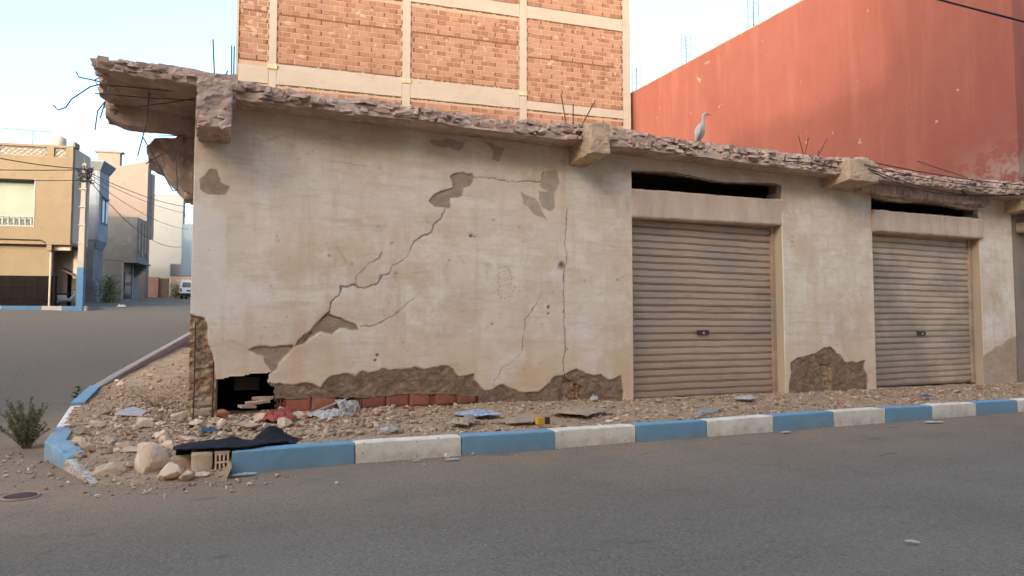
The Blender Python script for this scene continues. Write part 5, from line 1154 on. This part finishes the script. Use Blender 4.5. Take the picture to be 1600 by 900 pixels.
def cloth_z(X, Y, sd):
    b = np.maximum(soil_z(X, Y), np.where((X > -0.12) & (X < 0.36) & (Y < -2.1), 0.205, 0)); b = np.maximum(b, np.where((X >= 0.30) & (Y < -2.2), KH + 0.008, 0))
    hump = 0.12 * np.exp(-(((X - 0.75) / 0.16) ** 2 + ((Y + 1.75) / 0.14) ** 2)) + 0.06 * np.exp(-(((X - 0.36) / 0.15) ** 2 + ((Y + 1.95) / 0.15) ** 2))
    return b + 0.018 + hump + np.clip(sd * 6, 0, 1) * (0.05 * np.abs(fbm(X * 7, Y * 11, 3)) + 0.02)
tag(link('black_cloth', drape(CL, cloth_z, 0.02), M['black_cloth'], None, True), 'black cloth draped over the kerb end and the gap stones', 'cloth')
def sheet(name, loc, w, d, h, seed, mat, label, cat, rz=0.0, n=14, tilt=(0, 0), group=None):
    o = link(name, crumple(w, d, h, n, seed), mat, None, False); o.location = loc; o.rotation_euler = (tilt[0], tilt[1], rz); return tag(o, label, cat, group)
sheet('red_cloth', (0.93, -0.62, 0.2), 0.30, 0.30, 0.16, 1.7, M['red_cloth'], 'crumpled faded red cloth heaped in the rubble', 'cloth', 0.3, 18)
sheet('plastic_bag', (1.80, -0.07, 0.23), 0.30, 0.22, 0.11, 5.2, M['paper_white'], 'torn white plastic bag resting against the exposed wall bricks', 'plastic bag', 0.2, 16, (0.75, 0.1))
sheet('crumpled_paper', (1.48, -0.50, 0.2), 0.40, 0.34, 0.09, 8.8, M['paper_white'], 'large crumpled greyish-white paper below the exposed bricks', 'paper', 0.5, 18)
o = link('stick', rough_box(-0.3, 0.3, -0.012, 0.012, 0, 0.02, 0.03, 0.004, 9, None, 2), M['paper_white']); o.location = (1.46, -0.28, 0.26); o.rotation_euler = (0, -0.12, 0.85); tag(o, 'pale stick lying across the crumpled paper', 'stick')
sheet('crumpled_paper', (3.15, -1.0, 0.2), 0.46, 0.42, 0.05, 2.4, M['paper_blue'], 'crumpled blue-printed white paper lying under the wall', 'paper', 0.2, 20)
sheet('cardboard_sheet', (3.40, -1.72, 0.19), 0.42, 0.30, 0.05, 6.6, M['cardboard'], 'brown cardboard sheet lying behind the yellow packet', 'cardboard', 0.1, 10)
sheet('cardboard_sheet', (4.42, -1.30, 0.19), 0.62, 0.5, 0.06, 9.1, M['cardboard'], 'bent brown cardboard sheet below the vertical crack', 'cardboard', 0.5, 10)
sheet('cardboard_sheet', (2.75, -1.6, 0.19), 0.4, 0.25, 0.08, 4.9, M['cardboard'], 'small curled cardboard scrap behind the white kerb stone', 'cardboard', 0.9, 10)
sheet('plastic_scrap', (1.88, -1.78, 0.19), 0.15, 0.12, 0.05, 7.4, M['paper_white'], 'torn white plastic scrap behind the first white kerb stone', 'plastic', 0.4, 8)
sheet('plastic_scrap', (7.55, -0.75, 0.17), 0.34, 0.26, 0.05, 3.9, M['paper_white'], 'white plastic scrap on the earth before the brown shutter', 'plastic', 0.4, 8)
sheet('plastic_scrap', (5.25, -0.22, 0.2), 0.10, 0.09, 0.08, 3.1, M['paper_white'], 'white plastic tuft at the foot of the vertical crack', 'plastic', 0.4, 8)
sheet('plastic_scrap', (0.20, -1.10, 0.19), 0.16, 0.1, 0.04, 3.7, M['blue_scrap'], 'blue plastic scrap among the stones behind the black cloth', 'plastic', 0.1, 8)
sheet('plastic_scrap', (10.4, -1.6, 0.16), 0.2, 0.12, 0.04, 2.7, M['blue_scrap'], 'bluish plastic scrap on the earth between the two shutters', 'plastic', 0.1, 8)
sheet('paper_scrap', (-0.40, 5.6, 0.2), 0.3, 0.2, 0.05, 6.1, M['paper_white'], 'white paper scrap on the earth behind the house corner', 'paper', 0.1, 8)
b = MB(); b.prism([(-0.80, 0.62), (-0.66, 1.25), (-0.46, 0.70), (-0.49, 0.36)], 0, 0.02); o = b.build('white_board', M['paper_white']); o.location = (0, 0, gz(-0.6, 0.7) + 0.012); o.rotation_euler = (0.015, 0.0, 0); tag(o, 'pointed white board offcut lying on the earth at the corner', 'board')
yp = empty('yellow_packet', (3.44, -2.03, 0.19), 0.05); tag(yp, 'small yellow and brown snack packet beside the blue kerb', 'packet')
MB().box(0, 0.085, -0.03, 0.03, 0, 0.075).build('pouch', M['yellow'], yp); MB().box(0.0855, 0.15, -0.029, 0.029, 0.001, 0.072).build('printed_end', M['dark_print'], yp)
bo = empty('plastic_bottle', (5.56, -2.12, 0.225), 0.02); tag(bo, 'clear crushed plastic bottle lying behind the blue kerb stone', 'bottle')
m = MB().lathe([(0.035, 0), (0.046, 0.01), (0.046, 0.05), (0.042, 0.06), (0.046, 0.07), (0.046, 0.11), (0.041, 0.12), (0.046, 0.13), (0.045, 0.2), (0.03, 0.26), (0.014, 0.29), (0.014, 0.31)], 0, 0, 16).build('bottle_body', M['clear'], bo, True); m.rotation_euler = (0, R(90), 0)
m = MB().lathe([(0.017, 0.305), (0.017, 0.33)], 0, 0, 12).build('cap', M['far_blue'], bo); m.rotation_euler = (0, R(90), 0)
rz0 = lambda x, y: road_z(x, y) + 0.012
rock('kerb_pebble', (2.27, -2.47, 0.0), (0.07, 0.06, 0.07), 61, M['stone'], 'small orange-tan stone standing on the asphalt against the white kerb stone', sub=1)
rock('kerb_pebble', (2.53, -2.46, 0.0), (0.045, 0.04, 0.05), 62, M['paper_white'], 'tiny white pebble on the asphalt against the second blue kerb stone', sub=1)
for i, (x, y, w, a, l) in enumerate([(0.46, -2.54, 0.24, 0.05, 'flattened foil strip on the asphalt under the first blue kerb stone'), (2.27, -2.62, 0.17, 0.03, 'narrow white paper strip on the asphalt beside the small tan stone'), (1.95, -2.55, 0.10, 0.0, 'short white paper scrap on the asphalt under the first white kerb stone'), (6.47, -2.58, 0.20, 0.1, 'white paper scrap on the asphalt by the third blue kerb stone'), (8.95, -2.70, 0.30, -0.4, 'torn white paper on the asphalt near the fourth blue kerb stone'), (3.88, -6.04, 0.10, -0.9, 'white paper twist lying alone out on the open asphalt')]):
    o = link('road_litter', crumple(w * 0.75, w * 0.2, 0.014, 8, 11 + i), M['paper_white']); o.location = (x, y, rz0(x, y)); o.rotation_euler = (0, 0, a); tag(o, l, 'litter')
mh = empty('drain_cover', (-1.07, -2.66, rz0(-1.07, -2.66) - 0.004)); tag(mh, 'dark sunken round drain cover in the asphalt near the corner', 'drain cover')
MB().lathe([(0.10, 0), (0.10, 0.008), (0.09, 0.011)], 0, 0, 20).build('cover', M['rust'], mh); MB().tube([(0.115 * math.cos(k * 0.2618), 0.115 * math.sin(k * 0.2618), 0.0) for k in range(25)], 0.012, 5).build('rim', M['core'], mh)

# ------------------------------------------------------------------ plants
def leaf_mat(name, a, b_):
    t = NT(name); v = t.coords(); c = t.ramp(t.noise(v, 14, 3), [(0.3, a), (0.7, b_)]); t.b.inputs['Subsurface Weight'].default_value = 0.0
    return t.done(c, 0.7, None, 0, 0.3)
M['leaf'] = leaf_mat('leaf', srgb(98, 98, 66), srgb(126, 124, 88)); M['leaf_dark'] = leaf_mat('leaf_dark', srgb(60, 84, 56), srgb(84, 108, 70)); M['stem'] = mottled('stem', srgb(104, 92, 62), srgb(122, 108, 74), 9, 0.9, 0, 10)
def leaf_quad(m, p, d, L, w, nrm):
    s = d.cross(nrm).normalized() * w; m.add([p - s * 0.3, p + d * L * 0.5 - s, p + d * L, p + d * L * 0.5 + s, p + s * 0.3], [(0, 1, 2, 3, 4)])
rl = random.Random(8)
bu = empty('roadside_bush', (-1.50, -0.20, 0.0)); bu.scale = (0.88, 0.88, 0.9); tag(bu, 'feathery grey-green bush growing at the kerb corner', 'bush')
st = MB(); lf = MB()
for i in range(58):
    a = rl.uniform(0, 6.28); sp = rl.uniform(0.05, 0.34) * (1 if i % 3 else 1.15); h = rl.uniform(0.24, 0.58) - 0.7 * max(0, sp - 0.18); p0 = Vector((rl.uniform(-.03, .03), rl.uniform(-.03, .03), -0.02)); tip = Vector((math.cos(a) * sp, math.sin(a) * sp, h)); mid = p0.lerp(tip, 0.5) + Vector((0, 0, 0.05))
    pts = [p0, mid, tip]; st.tube([(1 - t) ** 2 * p0 + 2 * t * (1 - t) * mid + t * t * tip for t in (0, .25, .5, .75, 1)], [0.006, 0.005, 0.004, 0.003, 0.002], 4)
    for k in range(64):
        t = rl.uniform(0.22, 1.0); p = (1 - t) ** 2 * p0 + 2 * t * (1 - t) * mid + t * t * tip; d = Vector((rl.gauss(0, 1), rl.gauss(0, 1), rl.gauss(0.9, 0.8))).normalized()
        leaf_quad(lf, p, d, rl.uniform(0.025, 0.06), rl.uniform(0.003, 0.006), Vector((rl.gauss(0, 1), rl.gauss(0, 1), rl.gauss(0, 1))).normalized())
st.build('stems', M['stem'], bu); tag(lf.build('foliage', M['leaf'], bu), kind='stuff')
sp_ = empty('kerb_weed', (-1.78, 4.7, 0.0)); tag(sp_, 'small broad-leaved weed growing beside the blue corner kerb stone', 'plant')
MB().tube([(0, 0, -0.02), (0.03, 0, 0.12), (0.08, 0, 0.26)], 0.006, 5).build('stems', M['stem'], sp_)
for k in range(16):
    m = MB(); a = k * 2.4; p = Vector((0.02 + 0.05 * k / 16, 0, 0.05 + 0.012 * k)); d = Vector((math.cos(a), math.sin(a), 0.35)).normalized(); leaf_quad(m, p, d, rl.uniform(0.10, 0.16), 0.035, Vector((0, 0, 1)))
    m.build('leaf', M['leaf_dark'], sp_)
sh_ = empty('green_shrub', (-5.35, 43.6, road_z(-5.5, 43.6))); tag(sh_, 'dark green shrub growing behind the utility pole', 'shrub')
def shrub(parent, rx, ry, h, n):
    m = MB()
    for k in range(n):
        z = rl.uniform(0, 1); p = Vector((rl.gauss(0, 0.45) * rx, rl.gauss(0, 0.45) * ry, z * h * (1 - 0.3 * rl.random()))); leaf_quad(m, p, Vector((rl.gauss(0, 1), rl.gauss(0, 1), rl.gauss(0.3, 1))).normalized(), 0.16, 0.04, Vector((rl.gauss(0, 1), rl.gauss(0, 1), rl.gauss(0, 1))).normalized())
    tag(m.build('foliage', M['leaf'], parent), kind='stuff'); MB().tube([(0, 0, -0.1), (0.05, 0, h * 0.5), (0, 0, h * 0.85)], [0.06, 0.04, 0.02], 6).build('trunk', M['stem'], parent)
shrub(sh_, 0.7, 0.5, 1.9, 900)
s2 = empty('green_shrub', (-1.9, 60.6, road_z(-2.5, 60.6))); tag(s2, 'low green shrub before the rubble stone base by the van', 'shrub'); shrub(s2, 0.6, 0.4, 1.5, 500)
dw = empty('dry_weed', (-0.42, 1.6, 0.17)); tag(dw, 'dry straw-coloured weed on the earth beside the house corner', 'weed')
m = MB()
for k in range(26):
    a = rl.uniform(0, 6.28); m.tube([(0, 0, 0), (math.cos(a) * 0.12, math.sin(a) * 0.12, rl.uniform(0.05, 0.2)), (math.cos(a + 0.3) * 0.3, math.sin(a + 0.3) * 0.3, rl.uniform(0.02, 0.3))], 0.003, 4)
m.build('stems', M['dry'], dw)

# ------------------------------------------------------------------ egret on the roof edge
M['feather'] = mottled('feather', srgb(167, 155, 143), srgb(184, 174, 162), 8, 0.9, 0.2, 60, True); M['wing'] = mottled('wing', srgb(150, 136, 124), srgb(170, 158, 146), 10, 0.9, 0.2, 60, True); M['beak'] = mottled('beak', srgb(145, 101, 50), srgb(158, 115, 60), 9, 0.5, 0, 10); M['leg_dark'] = mottled('leg_dark', srgb(70, 62, 50), srgb(83, 72, 58), 9, 0.8, 0, 10)
eg = empty('egret', (7.19, -0.24, 4.075), R(-20)); tag(eg, 'pale cattle egret standing upright on the roof edge', 'bird'); eg.scale = (1.22,) * 3
prof = [(-0.045, 0.055, 0.006), (-0.040, 0.075, 0.018), (-0.025, 0.10, 0.036), (-0.010, 0.135, 0.056), (0.000, 0.175, 0.066), (0.010, 0.215, 0.064), (0.022, 0.25, 0.055), (0.036, 0.28, 0.040), (0.046, 0.305, 0.029), (0.052, 0.335, 0.022), (0.054, 0.365, 0.020), (0.058, 0.392, 0.022), (0.066, 0.412, 0.026), (0.082, 0.424, 0.025), (0.098, 0.422, 0.016), (0.108, 0.418, 0.009)]
body = MB().tube([(x, 0, z) for x, z, r in prof], [r for x, z, r in prof], 14)
for i, (px_, py_, pz_) in enumerate(body.v): body.v[i] = (px_, py_ * 0.85, pz_)
for s in (-1, 1): body.tube([(0.0, s * 0.02, 0.13), (0.012, s * 0.022, 0.07), (0.004, s * 0.022, 0.005)], [0.016, 0.007, 0.005], 6); body.tube([(-0.02, s * 0.022, 0.006), (0.045, s * 0.03, 0.006)], 0.005, 5)
body.build('body', M['feather'], eg, True)
MB().tube([(0.104, 0, 0.420), (0.13, 0, 0.418), (0.158, 0, 0.412)], [0.010, 0.006, 0.001], 8).build('beak', M['beak'], eg, True)
for s in (-1, 1):
    wv = MB().tube([(0.012, s * 0.045, 0.26), (-0.004, s * 0.052, 0.21), (-0.024, s * 0.047, 0.14), (-0.045, s * 0.026, 0.08), (-0.056, s * 0.012, 0.04)], [0.012, 0.026, 0.028, 0.016, 0.004], 8); wv.build('wing', M['wing'], eg, True)
    MB().lathe([(0.001, -0.004), (0.004, -0.002), (0.004, 0.002), (0.001, 0.004)], 0.09, s * 0.0215, 8).build('eye', M['rubber'], eg).location = (0, 0, 0.426)
